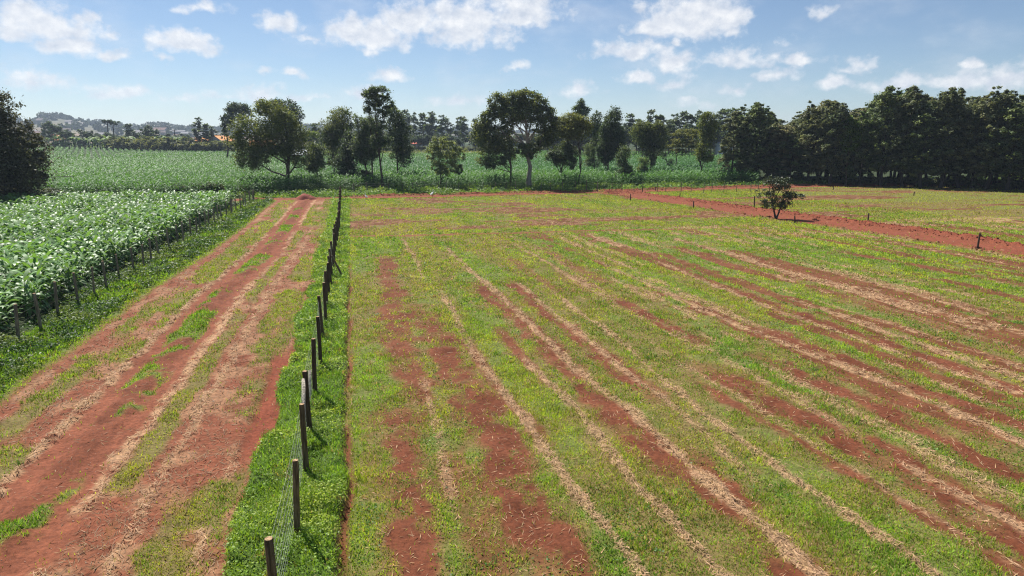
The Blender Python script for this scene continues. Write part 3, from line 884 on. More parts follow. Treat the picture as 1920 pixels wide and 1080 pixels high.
tree('slender_tree', 'dark narrow tree just left of the tallest eucalyptus in the slender clump', 'tree', (686, 352),
     K2((1330, 380, 35, 50), (1380, 470, 80, 80), (1350, 580, 80, 90), (1420, 560, 70, 90), (1390, 690, 70, 60), (1330, 680, 50, 60), (1370, 840, 45, 25)), 6800, .32, DARK0, EUC1, .15, nlimb=6)
tree('slender_tree', 'straight stemmed tree directly beside the trunk of the tallest slender eucalyptus', 'tree', (700, 353),
     K2((1420, 420, 60, 70), (1470, 520, 60, 80), (1440, 620, 60, 70), (1450, 690, 40, 30)), 3600, .32, EUC0, EUC1, .16, nlimb=4)
tree('tall_eucalyptus', 'tallest slender eucalyptus with a round open top above its clump', 'tree', (719, 355.5),
     K2((1440, 170, 55, 55), (1560, 150, 55, 50), (1500, 130, 60, 30), (1420, 270, 35, 50), (1600, 230, 40, 60), (1510, 230, 60, 50), (1530, 320, 70, 40), (1450, 290, 40, 45), (1580, 290, 45, 40), (1500, 420, 60, 50), (1560, 560, 60, 70), (1500, 560, 50, 60)),
     5600, .32, EUC0, EUC1, .20, nlimb=11, tight=.5, clump=.15)
tree('slender_tree', 'dark leafy tree at the right end of the slender clump', 'tree', (744, 345),
     K2((1640, 330, 50, 60), (1700, 360, 45, 60), (1650, 440, 70, 80), (1720, 500, 60, 90), (1640, 560, 70, 70), (1730, 620, 60, 70), (1670, 680, 60, 50), (1740, 700, 45, 60), (1620, 290, 30, 40)),
     7200, .32, DARK0, EUC1, .16, nlimb=7)
tree('pale_tree', 'small pale green tree with a dense leafy crown in front of the maize', 'tree', (828, 354.5),
     K3((420, 560, 85, 50), (400, 630, 100, 60), (520, 620, 80, 55), (600, 660, 55, 50), (470, 720, 120, 70), (330, 670, 45, 40), (390, 800, 60, 50), (520, 790, 80, 50), (580, 810, 30, 50), (440, 820, 60, 35)),
     6500, .30, LITE0, LITE1, .12, nlimb=8, droop=.2, clump=.12, tight=.42)
tree('forked_tree', 'forked dark tree leaning against the left of the big umbrella eucalyptus', 'tree', (957, 351.5),
     K3((800, 420, 75, 60), (770, 490, 70, 60), (850, 480, 90, 80), (840, 580, 80, 60), (810, 690, 70, 50), (860, 740, 60, 50), (990, 560, 80, 70), (1010, 650, 70, 60), (930, 600, 60, 60), (960, 730, 50, 40)),
     9000, .34, EUC0, OLIVE1, .18, nlimb=9, lean=-6)
tree('umbrella_eucalyptus', 'big umbrella crowned eucalyptus with a pale trunk, biggest in the row', 'tree', (991, 352),
     K3((930, 230, 80, 80), (890, 300, 55, 60), (1050, 220, 80, 80), (1110, 190, 75, 60), (1210, 170, 85, 60), (1290, 230, 75, 70), (1340, 320, 80, 80), (1390, 400, 65, 70), (1050, 330, 100, 60), (1180, 300, 120, 70), (1010, 430, 60, 60), (1290, 420, 80, 60),
        (1400, 500, 60, 70), (1340, 540, 50, 60), (1240, 620, 60, 60), (1160, 630, 60, 50), (820, 350, 45, 50), (1210, 690, 50, 25), (1130, 150, 30, 30)),
     19000, .36, EUC0, OLIVE1, .42, nlimb=16, clump=.14, bark=(.26, .22, .18), split=.62, tight=.5, dens_out=.62)
tree('crooked_tree', 'small dark tree with a crooked leaning trunk right of the umbrella eucalyptus', 'tree', (1050, 349),
     K3((1530, 590, 50, 30), (1500, 650, 90, 50), (1420, 690, 55, 45), (1570, 660, 60, 60), (1580, 740, 45, 50), (1480, 720, 60, 40)), 4800, .31, DARK0, DARK1, .20, nlimb=6, droop=.2, lean=9)
tree('yellow_tree', 'olive yellow spreading crown on a long thin stem behind the crooked tree', 'tree', (1083, 349.5),
     K3((1500, 380, 60, 45), (1580, 370, 80, 50), (1650, 400, 80, 50), (1710, 440, 45, 50), (1530, 460, 70, 60), (1620, 480, 80, 60), (1480, 430, 45, 60)), 6500, .33, OLIVE1, (.15, .165, .035), .13, nlimb=8)
tree('tufted_eucalyptus', 'round leafy tuft rising above the yellow crown on a hidden stem', 'tree', (1089, 336),
     K3((1660, 230, 35, 35), (1630, 280, 35, 40), (1690, 290, 40, 45), (1660, 320, 40, 40)), 2600, .30, EUC0, EUC1, .16, nlimb=4)
tree('slender_eucalyptus', 'narrow pointed eucalyptus with hanging low branches right of the yellow crown', 'tree', (1114, 336),
     K3((1800, 330, 35, 50), (1790, 400, 50, 60), (1820, 480, 55, 70), (1850, 560, 50, 70), (1760, 640, 60, 60), (1780, 740, 60, 40), (1800, 560, 40, 60)), 5200, .31, EUC0, EUC1, .13, nlimb=6)
tree('column_tree', 'tall dark column shaped tree leafy almost down to the ground', 'tree', (1142.5, 340),
     K4((325, 300, 45, 45), (320, 370, 60, 60), (280, 460, 65, 70), (350, 470, 60, 70), (300, 560, 80, 70), (240, 640, 45, 70), (320, 660, 60, 60), (250, 720, 35, 40), (380, 560, 50, 80)), 8500, .32, DARK0, OLIVE0, .19, nlimb=8)
tree('thin_tree', 'thin stem with sparse hanging leaves just left of the dark column tree', 'tree', (1134, 341),
     K4((240, 470, 30, 60), (210, 640, 30, 60), (260, 700, 40, 40)), 1500, .30, DARK0, EUC0, .09, nlimb=3)
tree('small_bush_tree', 'low rounded bush tree between the column tree and the young yellow sapling', 'tree', (1169, 347.5),
     K4((420, 770, 50, 40), (460, 800, 45, 40), (400, 850, 40, 35), (470, 860, 35, 35), (430, 660, 45, 60), (400, 700, 40, 50)), 3000, .29, EUC0, LITE0, .10, nlimb=4)
tree('sapling', 'young yellow green sapling with a thin stem in tall weeds', 'tree', (1202, 341),
     K4((600, 750, 40, 45), (590, 810, 40, 40), (620, 800, 25, 40)), 1500, .27, LITE0, LIME0, .07, nlimb=3)
tree('round_tree', 'rounded brown green crown on a thin stem, left of a matching pair', 'tree', (1203, 335),
     K4((590, 440, 60, 50), (550, 500, 55, 60), (620, 500, 55, 60), (590, 570, 60, 40)), 4200, .32, OLIVE0, OLIVE1, .12, nlimb=5)
tree('round_tree', 'rounded dark green crown on a thin stem, right of a matching pair', 'tree', (1217.5, 335),
     K4((710, 430, 45, 50), (680, 500, 60, 70), (750, 500, 55, 60), (730, 580, 65, 45), (660, 660, 50, 40), (680, 720, 30, 40), (640, 600, 35, 40)), 5600, .32, DARK0, OLIVE1, .13, nlimb=6)
tree('sparse_tree', 'leaning sparse little tree with bare branches in front of the green field', 'tree', (1255, 325),
     K4((750, 650, 45, 30), (790, 690, 30, 25), (850, 750, 25, 40), (720, 640, 30, 25)), 1100, .27, DARK0, EUC0, .12, nlimb=5, lean=-10)
tree('two_storey_tree', 'slim tree with a round olive top and a sparse skirt of branches below it', 'tree', (1312.5, 342),
     K4((1160, 380, 60, 50), (1130, 450, 50, 60), (1190, 450, 50, 60), (1150, 530, 50, 50), (1140, 620, 60, 50), (1160, 700, 50, 40), (1110, 690, 35, 30)), 5200, .32, OLIVE0, OLIVE1, .17, nlimb=7)
def acacia(name, label, base, dist, layers, c0, c1, nleaf):
    bx, by = base
    P = at(bx, dist); by = to_px(P[0], P[1], rise(*P))[1].item()
    lob = lobes_px(bx, by, P, dist, layers)
    t = thing(name, label, 'tree', (P[0], P[1], ground_z(np.array([P[0]]), np.array([P[1]])).item()))
    obj('trunk', trunk_mesh(max(l[2] for l in lob), .16, lob, nlimb=len(lob), split=.8), t)
    obj('crown', crown_mesh('crown', lob, nleaf, .34, c0, c1, M_LEAF, 0, .10, .55, .2), t)
acacia('flat_acacia', 'yellow green acacia with thin flat layers of foliage among dark trees', (1258, 320), 165,
       K4((940, 480, 100, 9), (880, 510, 90, 9), (980, 520, 100, 10), (860, 555, 80, 8), (930, 575, 110, 10), (860, 605, 90, 8), (980, 610, 90, 8), (840, 640, 60, 8), (900, 660, 60, 7)), (.12, .15, .04), (.20, .21, .06), 5200)
acacia('flat_acacia', 'bright green flat topped acacia behind the broad dark tree', (592, 300), 190,
       K2((930, 500, 80, 14), (890, 520, 60, 12), (960, 520, 60, 12), (910, 545, 50, 8)), LIME0, LIME1, 3200)

# --- round trees behind the broad tree
tree('tall_round_tree', 'dark round crowned tree rising behind the broad olive tree', 'tree', (551, 295),
     K2((700, 270, 90, 50), (780, 290, 80, 60), (830, 360, 60, 60), (640, 290, 70, 50), (740, 360, 110, 70), (810, 430, 70, 60), (560, 270, 50, 30), (760, 440, 90, 50)), 7500, .5, DARK0, EUC0, .35, dist=215, droop=.1, nlimb=6)
tree('tall_round_tree', 'dark flat headed tree on a bare trunk left of the broad olive tree', 'tree', (447, 290),
     K2((340, 300, 80, 40), (280, 330, 60, 45), (400, 330, 60, 45), (330, 360, 90, 40), (250, 390, 50, 35), (240, 440, 45, 30), (215, 500, 40, 40)), 5200, .5, DARK0, EUC0, .3, dist=235, droop=.1, nlimb=6)

# --- far left: the big spiky conifer at the field corner
def left_conifer():
    d_ = 101.0
    P = at(8, d_); by = to_px(P[0], P[1], 0)[1].item()
    lob = lobes_px(8, by, P, d_, [(-14, 222, 36, 16), (2, 228, 34, 18), (20, 240, 36, 20), (46, 262, 22, 16), (60, 284, 20, 15), (74, 304, 16, 12), (80, 318, 12, 9), (20, 300, 40, 30), (66, 346, 18, 10), (30, 330, 50, 26), (-10, 260, 50, 26), (30, 262, 26, 20), (45, 285, 24, 18), (10, 290, 50, 28), (60, 300, 26, 15), (-25, 300, 50, 36), (40, 318, 40, 22), (72, 316, 18, 12), (10, 335, 60, 28), (58, 338, 22, 12), (-30, 350, 60, 30), (30, 358, 40, 18), (-45, 250, 40, 30), (-60, 310, 40, 40)])
    t = thing('conifer', 'huge dark conifer with spiky upswept top sprays at the left edge', 'tree', (P[0], P[1], ground_z(np.array([P[0]]), np.array([P[1]])).item()))
    obj('trunk', trunk_mesh(14.5, .5, lob, nlimb=9), t)
    obj('crown', crown_mesh('crown', lob, 30000, .32, (.06, .066, .032), (.13, .125, .055), M_DARKLEAF, .3, .13, .55, .45, 2.1), t)
    # the sprays: long upswept twigs covered with short needles
    v_, f_, c_ = [], [], []; off = 0
    for i in range(90):
        s = d_ / 1310.
        px = random.uniform(-55, 34); py = 266 - 52 * (1 - abs(px + 8) / 62) + random.uniform(-14, 30)
        lat = (px - 8) * s; z = (by - py) * s
        vx, vy = P[0] / d_, P[1] / d_
        b = np.array((lat * vy, -lat * vx, z)) + rng.normal(0, .4, 3)
        dirn = np.array((vy * (.35 + .02 * px + random.uniform(-.2, .5)), -vx * (.35 + .02 * px), random.uniform(.5, .95)))
        dirn /= np.linalg.norm(dirn)
        ln = random.uniform(1.2, 2.5); n = 90
        t_ = rng.random(n)
        Pn = b + np.outer(t_ * ln, dirn) + np.outer(t_ ** 2 * .25 * ln, (0, 0, .35)) + rng.normal(0, .07, (n, 3)) * (1.15 - t_)[:, None]
        v, f, c = leafquads(Pn, .36, .06, np.tile([(.034, .042, .026)], (n, 1)) * rng.uniform(.7, 1.3, (n, 1)), 0, direc=np.tile(dirn, (n, 1)))
        v_.append(v); f_.append(f + off); c_.append(c); off += len(v)
    obj('top_spray', np_mesh('top_spray', np.concatenate(v_), [np.concatenate(f_)], np.concatenate(c_), False, M_DARKLEAF), t)
left_conifer()

# --- the lone little tree beside the branch road
lx = [(1440, 350, 18, 10), (1460, 352, 18, 12), (1430, 365, 14, 12), (1452, 368, 18, 12), (1470, 368, 14, 12), (1490, 370, 14, 7), (1432, 384, 14, 10), (1450, 386, 18, 10), (1470, 386, 12, 9), (1445, 343, 16, 7), (1466, 343, 10, 6)]
P = hit(1455, 409); dl = math.hypot(*P)
lob = lobes_px(1455, 409, P, dl, [(a, b - 2, c * .74, d * .72) for a, b, c, d in lx])
t = thing('small_tree', 'lone small round tree standing on the edge of the red branch road', 'tree', (P[0], P[1], ground_z(np.array([P[0]]), np.array([P[1]])).item()))
m = MB(); bc = (.075, .055, .045)
top = {}
for (dx, z, r) in ((-.5, 1.7, .09), (.55, 1.8, .08)):
    a = np.array((0, 0, -.1)); b = np.array((dx * .4 * RIGHT[0], dx * .4 * RIGHT[1], .55)); c_ = np.array((dx * RIGHT[0], dx * RIGHT[1], z))
    m.tube([a, b, c_], [.13, r, r * .7], 8, bc, .1)
    for L in [l for l in lob if (l[0] * RIGHT[0] + l[1] * RIGHT[1]) * dx > -.3]:
        e = np.array(L[:3]); mid = (c_ + e) / 2 + rng.normal(0, .1, 3)
        m.tube([c_, mid, e], [r * .6, r * .4, r * .15], 5, bc, .1)
obj('trunk', m.mesh('trunk', M_BARK, True), t)
obj('crown', crown_mesh('crown', lob, 3300, .19, (.045, .07, .032), (.10, .125, .055), leafmat('glossy_leaves', .18, .45, .35), .1, .2, .5, .3, 1.6), t)

# --- copies of a thing with its parts
def copy_tree(root, loc, rz, s, sz, label=None, group=None):
    r = root.copy(); C.objects.link(r); r.location = loc; r.rotation_euler = (0, 0, rz); r.scale = (s, s, sz)
    if label: r['label'] = label
    if group: r['group'] = group
    for ch in list(root.children):
        c = ch.copy(); C.objects.link(c); c.parent = r
        for g in ch.children:
            q = g.copy(); C.objects.link(q); q.parent = c
    return r

def proto(name, label, cat, maker, group):
    t = thing(name, label, cat, group=group)
    maker(t)
    return t

# --- the wood on the right
WC = [((.075, .10, .045), (.19, .195, .09)), ((.065, .095, .04), (.15, .18, .07)), ((.09, .10, .05), (.22, .20, .10)), ((.07, .11, .04), (.16, .21, .07)), ((.085, .105, .05), (.20, .205, .10)), ((.06, .085, .042), (.15, .16, .08))]
wci = [0]
def wood_maker(t, H=17.0):
    ca_, cb_ = WC[wci[0] % 6]; wci[0] += 1
    lob = []
    nl = 30; zb = random.uniform(.11, .22)
    for i in range(nl):
        q = (i + .5) / nl
        z = H * (zb + (.96 - zb) * q)
        R = 3.3 * (1 - .62 * max(0, (q - .35) / .65) ** 1.6) * (.75 + .25 * min(1, q / .2))
        a = i * 2.4 + random.uniform(-.4, .4)
        rr = random.uniform(.45, 1.05) * R
        s = random.uniform(.75, 1.25)
        lob.append((rr * math.cos(a), rr * math.sin(a), z, 1.15 * s, 1.15 * s, .85 * s))
    for k in range(5):
        a = random.uniform(0, 6.28); r = random.uniform(0, 1.6)
        lob.append((r * math.cos(a), r * math.sin(a), H * random.uniform(.93, 1.03), .55, .55, .75))
    obj('trunk', trunk_mesh(H, .24, lob, nlimb=10, split=.8, col=(.055, .045, .038)), t)
    obj('crown', crown_mesh('crown', lob, 9500, .42, tuple(1.32 * q for q in ca_), tuple(1.35 * q for q in cb_), M_DARKLEAF, .3, .17, .45, .7, 1.9, 1.1), t)
WG = 'dark trees of the wood on the right'
wood = [proto('wood_tree', '', 'tree', wood_maker, WG) for _ in range(6)]
prof = [(1350, 196), (1372, 200), (1392, 184), (1415, 195), (1440, 232), (1465, 224), (1490, 198), (1524, 180), (1540, 196), (1551, 228), (1570, 204), (1600, 190), (1630, 168), (1650, 162), (1680, 172), (1700, 176), (1735, 164), (1760, 178), (1790, 184), (1817, 170), (1850, 178), (1880, 176), (1920, 172), (2100, 170)]
PX, PT = zip(*prof)
def ord_(i):
    W = ['first', 'second', 'third', 'fourth', 'fifth', 'sixth', 'seventh', 'eighth', 'ninth', 'tenth', 'eleventh', 'twelfth', 'thirteenth', 'fourteenth', 'fifteenth', 'sixteenth', 'seventeenth', 'eighteenth', 'nineteenth', 'twentieth']
    if i < 20: return W[i]
    return 'twenty ' + W[i - 20]
k = 0
cnt = 0
px = 1362
front = []
while px < 2060:
    d_ = 141 - 3 * ss(1400, 1600, px).item() + random.uniform(-1.5, 1.5)
    front.append((px, d_, 0)); px += random.uniform(24, 42)
for row, dd in ((1, 6), (2, 12), (3, 19), (4, 27)):
    px = 1372 + 14 * row + random.uniform(-5, 10)
    while px < 2040:
        front.append((px, 139 + dd + random.uniform(-2, 2), row)); px += random.uniform(36, 56)
for (px, d_, row) in front:
    x, y = at(px, d_)
    z0 = ground_z(np.array([x]), np.array([y])).item()
    ptop = np.interp(px, PX, PT) + (random.choice([0, 3, 8, 20, 32]) + random.uniform(-3, 5) if row == 0 else random.uniform(0, 20))
    # height that reaches the sky line of the wood
    rx_, ry_, rz_ = ray(px, ptop); hh = math.hypot(rx_, ry_)
    Ht = CAMH + rz_ / hh * d_ - z0
    sz = Ht / 17.4; s = random.uniform(.85, 1.1)
    if row == 0:
        lab = 'dark wood tree, %s trunk from the left along the front of the wood' % ord_(cnt); cnt += 1
        if px > 1935: lab = 'dark tree of the wood standing just beyond the right edge'
    else:
        lab = 'dark tree standing inside the wood behind its front row'
    if k < 6:
        t = wood[k]; t.location = (x, y, z0); t.rotation_euler = (0, 0, random.uniform(0, 6.28)); t.scale = (s, s, sz); t['label'] = lab
    else:
        t = copy_tree(wood[random.randrange(6)], (x, y, z0), random.uniform(0, 6.28), s, sz, lab, WG)
    k += 1
UG = 'undergrowth bushes along the foot of the wood'
tree('bright_tree', 'bright green young tree in the gap of the dark wood', 'tree', (1566, 336),
     [(1565, 248, 12, 10), (1572, 262, 13, 11), (1560, 262, 10, 10), (1568, 278, 13, 10), (1558, 240, 8, 8)], 3000, .34, (.09, .16, .025), (.16, .24, .04), .12, dist=137.5, nlimb=4)
print('trees', time.time() - T0)

# --- far eucalyptus rows
def euc_maker(t, H=20.0):
    lob = []
    for i in range(11):
        q = i / 10
        z = H * (.30 + .67 * q)
        R = 2.6 * (1 - .55 * q) * (.6 + .4 * min(1, q / .25))
        a = i * 2.4 + random.uniform(-.5, .5); rr = random.uniform(.1, .8) * R
        lob.append((rr * math.cos(a), rr * math.sin(a), z, 1.3, 1.3, 1.5))
    obj('trunk', trunk_mesh(H, .22, lob, nlimb=5, split=.85), t)
    obj('crown', crown_mesh('crown', lob, 1500, .75, EUC0, EUC1, M_LEAF, .4, .25, .55, .4), t)
def round_maker(t, H=12.0):
    lob = []
    for i in range(9):
        a = i * 2.4; rr = random.uniform(.2, 1) * 3.2
        lob.append((rr * math.cos(a), rr * math.sin(a), H * random.uniform(.45, .88), 2.2, 2.2, 1.7))
    obj('trunk', trunk_mesh(H, .25, lob, nlimb=5, split=.7), t)
    obj('crown', crown_mesh('crown', lob, 1700, .75, DARK0, EUC0, M_LEAF, .1, .22, .55, .4), t)
EG, RG = 'distant eucalyptus trees', 'distant round trees'
eucs = [proto('distant_eucalyptus', '', 'tree', euc_maker, EG) for _ in range(3)]
rnds = [proto('distant_tree', '', 'tree', round_maker, RG) for _ in range(3)]
ecount = {0: 0, 1: 0}
def far_tree(kind, px, ptop, d_, wpx, lab, group=None):
    P_ = eucs if kind == 0 else rnds
    x, y = at(px, d_); z0 = rise(x, y).item()
    rx_, ry_, rz_ = ray(px, ptop); hh = math.hypot(rx_, ry_)
    Ht = max(2.5, CAMH + rz_ / hh * d_ - z0)
    H0, W0 = (20.6, 7.0) if kind == 0 else (12.3, 9.5)
    s = wpx * d_ / 1310 / W0; sz = Ht / H0
    i = ecount[kind]; ecount[kind] += 1
    if i < 3:
        t = P_[i]; t.location = (x, y, z0); t.scale = (s, s, sz); t.rotation_euler = (0, 0, random.uniform(0, 6.28))
        t['label'] = lab
        if group: t['group'] = group
        return t
    return copy_tree(P_[random.randrange(3)], (x, y, z0), random.uniform(0, 6.28), s, sz, lab, group or (EG if kind == 0 else RG))
L1 = 'tall distant eucalyptus in the row beyond the pale green field'
for px, pt, wp in ((752, 197, 22), (767, 205, 20), (778, 212, 20), (785, 211, 16), (800, 212, 24), (812, 210, 26), (822, 214, 24), (835, 216, 24), (848, 222, 22), (866, 218, 26), (874, 222, 22), (895, 222, 16)):
    far_tree(0, px, pt, 345 + random.uniform(-18, 18), wp * 1.45, L1)
L2 = 'bluish distant tree in the belt behind the right hand row of trees'
for px, pt, wp in ((1172, 212, 22), (1186, 222, 22), (1205, 205, 18), (1224, 215, 26), (1240, 224, 22), (1248, 214, 24), (1265, 209, 22), (1277, 214, 22), (1290, 208, 20), (1302, 210, 24), (1318, 214, 24), (1334, 204, 30), (1350, 210, 30), (1362, 204, 28), (1150, 222, 24), (1128, 216, 20), (1078, 222, 30), (1062, 220, 30), (1035, 228, 34), (1048, 232, 30), (1232, 232, 30), (1280, 232, 34), (1316, 236, 34), (1108, 236, 30), (1196, 234, 30)):
    far_tree(0, px, pt, 265 + random.uniform(-20, 25), wp * 1.75, L2)
L3 = 'low dark bush tree at the foot of the distant belt'
for px in range(1010, 1385, 10):
    far_tree(1, px + random.uniform(-5, 5), random.uniform(228, 254), 252 + random.uniform(-8, 10), random.uniform(26, 40), L3, 'low trees under the distant belt')
for (px, pt, d_, wp, lab) in ((137, 227, 420, 36, 'dark two lobed tree above the banana plants at the left'),
                              (96, 248, 470, 34, 'hazy rounded tree nearest the leaning power pole'),
                              (163, 243, 400, 24, 'small rounded tree just right of the two lobed tree'),
                              (202, 239, 400, 32, 'dark spreading tree midway along the banana plants'),
                              (182, 253, 395, 30, 'low spreading tree beside the banana plants'),
                              (236, 245, 385, 26, 'very dark round bush tree under the two thin palms'),
                              (312, 230, 380, 34, 'dark mushroom shaped tree left of the orange roofed house'),
                              (297, 242, 400, 32, 'paler bushy tree against the dark mushroom shaped tree'),
                              (372, 250, 370, 24, 'brown green bush right beside the orange roofed house'),
                              (340, 250, 420, 30, 'hazy low tree behind the orange roofed house')):
    far_tree(1, px, pt, d_, wp, lab)
for (px, pt, d_, wp, lab) in ((275, 232, 390, 20, 'narrow upright tree beside the brown roofed house'),
                              (397, 221, 330, 24, 'pointed conifer like tree, tallest left of the orange gabled house'),
                              (412, 232, 325, 26, 'leafy upright tree in the middle of three by the gabled house'),
                              (428, 237, 335, 22, 'smallest upright tree left of the flat headed tree'),
                              (614, 232, 270, 34, 'hazy tree just behind the slender clump')):
    far_tree(0, px, pt, d_, wp * 1.2, lab)
L4 = 'low dark tree along the hedge under the tall distant eucalyptus'
for px in range(560, 1050, 12):
    far_tree(1, px + random.uniform(-4, 4), random.uniform(244, 258), 318 + random.uniform(-6, 10), random.uniform(20, 32), L4, 'low trees under the distant eucalyptus')
L5 = 'hazy tree in the belt between the left field and the town'
for px in np.arange(56, 470, 11):
    far_tree(1, px + random.uniform(-5, 5), random.uniform(247, 259), random.uniform(470, 640), random.uniform(18, 34), L5, 'hazy trees between the left field and the town')
# two thin palms
def thin_palm(px, ptop, lab):
    d_ = 400; x, y = at(px, d_); z0 = rise(x, y).item()
    rx_, ry_, rz_ = ray(px, ptop); H = CAMH + rz_ / math.hypot(rx_, ry_) * d_ - z0
    t = thing('thin_palm', lab, 'tree', (x, y, z0))
    m = MB(); m.tube([(0, 0, 0), (.4, 0, H * .5), (.9, 0, H * .95)], [.3, .22, .2], 7, (.06, .05, .045)); obj('trunk', m.mesh('trunk', M_BARK, True), t)
    obj('crown', crown_mesh('crown', [(.9, 0, H * .95, 2.3, 2.3, .8), (-.6, 0, H * .97, 1.5, 1.5, .6), (2.3, 0, H * .9, 1.5, 1.5, .7)], 500, .8, DARK0, EUC0, M_LEAF, .2, .2), t)
thin_palm(236, 226, 'left of two thin stemmed palms with flat tufts against the hills')
thin_palm(246, 226, 'right of two thin stemmed palms with flat tufts against the hills')

# --- shrubs and bananas along the top of the left field
def shrub_maker(t, H=4.0):
    lob = [(random.uniform(-1.4, 1.4), random.uniform(-1.4, 1.4), random.uniform(.9, 2.9), 1.3, 1.3, 1.05) for _ in range(8)]
    obj('stem', trunk_mesh(2.2, .08, lob, nlimb=4, split=.4), t)
    obj('foliage', crown_mesh('foliage', lob, 900, .55, (.09, .125, .05), (.18, .20, .09), M_LEAF, .1, .22), t)
def banana_maker(t):
    m = MB(); tr = MB()
    tr.tube([(0, 0, 0), (.05, 0, 1.3), (.1, .05, 2.6)], [.16, .13, .08], 8, (.12, .14, .06))
    for i in range(16):
        a = i * 2.4; L = random.uniform(1.7, 2.5) * (1 if i < 9 else .8); up = random.uniform(.6, 1.3); zs = 2.5 if i < 9 else random.uniform(.6, 1.5)
        tt = np.linspace(0, 1, 6)
        rr = L * tt * .75; zz = zs + L * (up * tt - .95 * tt ** 2)
        wd = .34 * np.sin(np.clip(.12 + tt * .92, 0, 1) * math.pi) ** .7
        c, s = math.cos(a), math.sin(a)
        ctr = np.stack([c * rr, s * rr, zz], -1); sd = np.stack([-s * wd, c * wd, 0 * wd - .12 * wd], -1)
        sd2 = np.stack([s * wd, -c * wd, -.12 * wd], -1)
        v = np.stack([ctr + sd, ctr, ctr + sd2], 1).reshape(-1, 3)
        q = []
        for j in range(5):
            q += [(3 * j, 3 * j + 1, 3 * j + 4, 3 * j + 3), (3 * j + 1, 3 * j + 2, 3 * j + 5, 3 * j + 4)]
        m.add(v, [np.array(q)], np.array((.16, .25, .075)) * random.uniform(.7, 1.3))
    obj('stem', tr.mesh('stem', M_BARK, True), t)
    obj('leaves', m.mesh('leaves', M_MAIZE2), t)
def bush_maker(t):
    lob = [(random.uniform(-1.7, 1.7), random.uniform(-1.5, 1.5), random.uniform(.5, 2.4), random.uniform(.6, 1.3), random.uniform(.6, 1.3), random.uniform(.5, .9)) for _ in range(13)]
    obj('stem', trunk_mesh(1.9, .06, lob, nlimb=6, split=.4), t)
    obj('foliage', crown_mesh('foliage', lob, 3600, .26, (.05, .075, .028), (.11, .14, .05), M_LEAF, .15, .2), t)
SG, BG = 'shrubs along the top edge of the left field', 'banana plants along the top edge of the left field'
shr = [proto('shrub', 'grey green rounded shrub along the top edge of the left field', 'shrub', shrub_maker, SG) for _ in range(3)]
ban = [proto('banana_plant', 'banana plant with long arching leaves along the top of the left field', 'banana plant', banana_maker, BG) for _ in range(3)]
i = 0
for px in np.arange(205, 640, 8.0):
    for r in (0, 1):
        x, y = hit(px + random.uniform(-4, 4), far_limit(px) - (1.2 if r == 0 else 3.2))
        s = random.uniform(.85, 1.2) * (1.35 if px < 470 else 1.0)
        if i < 3: t = shr[i]; t.location = (x, y, rise(x, y).item()); t.scale = (s, s, s)
        else: t = copy_tree(shr[random.randrange(3)], (x, y, rise(x, y).item()), random.uniform(0, 6.28), s, s * random.uniform(.8, 1.15))
        i += 1
i = 0
for px in np.arange(56, 345, 4.2):
    x, y = hit(px + random.uniform(-2, 2), far_limit(px) - random.uniform(1.2, 3.4) - (2.5 if px > 205 else 0) - (1.2 if px > 290 else 0))
    s = random.uniform(.85, 1.2) * (.95 if px < 90 else 1.6)
    if i < 3: t = ban[i]; t.location = (x, y, rise(x, y).item()); t.scale = (s, s, s)
    else: t = copy_tree(ban[random.randrange(3)], (x, y, rise(x, y).item()), random.uniform(0, 6.28), s, s)
    i += 1
# hedge line of shrubs closing the pale green strip and the right hand field
for px in np.arange(1375, 1935, 13):
    x, y = at(px + random.uniform(-5, 5), 139.5 + random.uniform(-1, 9)); s = random.uniform(.3, .62)
    copy_tree(shr[random.randrange(3)], (x, y, rise(x, y).item()), random.uniform(0, 6.28), s, s * .8, 'low green undergrowth bush between the trunks at the foot of the wood', UG)
HG = 'hedge shrubs at the far end of the pale green strip'
for px in np.arange(640, 1420, 9.0):
    x, y = hit(px, far_limit(px) - .8)
    s = random.uniform(.6, .85)
    copy_tree(shr[random.randrange(3)], (x, y, rise(x, y).item()), random.uniform(0, 6.28), s * 1.2, s * .7, 'dark hedge shrub at the far end of the crop behind the trees', HG)
# bushes near the field corner and along the wood
def bush(px, py, s, lab, c=1.0):
    x, y = hit(px, py); s = s * 1.15
    global nb_
    nb_ += 1
    if nb_ <= 2:
        t = thing('bush', lab, 'shrub', (x, y, rise(x, y).item()), random.uniform(0, 6.28)); bush_maker(t); t.scale = (s, s, s * c); bushes.append(t)
        return t
    return copy_tree(bushes[nb_ % 2], (x, y, rise(x, y).item()), random.uniform(0, 6.28), s, s * c, lab, None)
nb_ = 0; bushes = []
def ungroup(o):
    if 'group' in o: del o['group']
for px, py, s, cc_, lab in ((352, 366, .85, .6, 'dark sprawling bush between the two maize fields'), (318, 367, .55, .6, 'small dark bush left of the sprawling one between the maize fields'),
                            (398, 367, .8, .7, 'low green bush where the left fence nears the far field'), (458, 365, .45, .9, 'tangled bush at the end of the left fence'),
                            (50, 378, 1.0, .6, 'dark thicket at the foot of the big conifer'), (100, 377, .9, .55, 'dark thicket right of the conifer foot'), (10, 379, 1.1, .8, 'dark thicket at the left edge under the conifer'),
                            (1526, 345, .5, .8, 'round green bush at the front of the wood, left of two'), (1590, 344, .45, .8, 'round green bush at the front of the wood, right of two'),
                            (1490, 345, .4, .8, 'low bush in front of the wood by the small tree'), (1793, 340, .4, 1.0, 'pale dusty bush in shadow at the right of the wood'), (1660, 341, .4, .7, 'flat weedy bush at the wood edge'),
                            (668, 356, .35, .8, 'small weedy bush by the end of the central fence'), (1285, 332, .5, .6, 'dark bush in the field behind the sparse tree'), (1300, 288, 1.0, .5, 'dark bush line at the back of the right field'), (1270, 333, .4, .7, 'leafy clump in front of the sparse tree')):
    ungroup(bush(px, py, s, lab, cc_))
print('shrubs', time.time() - T0)

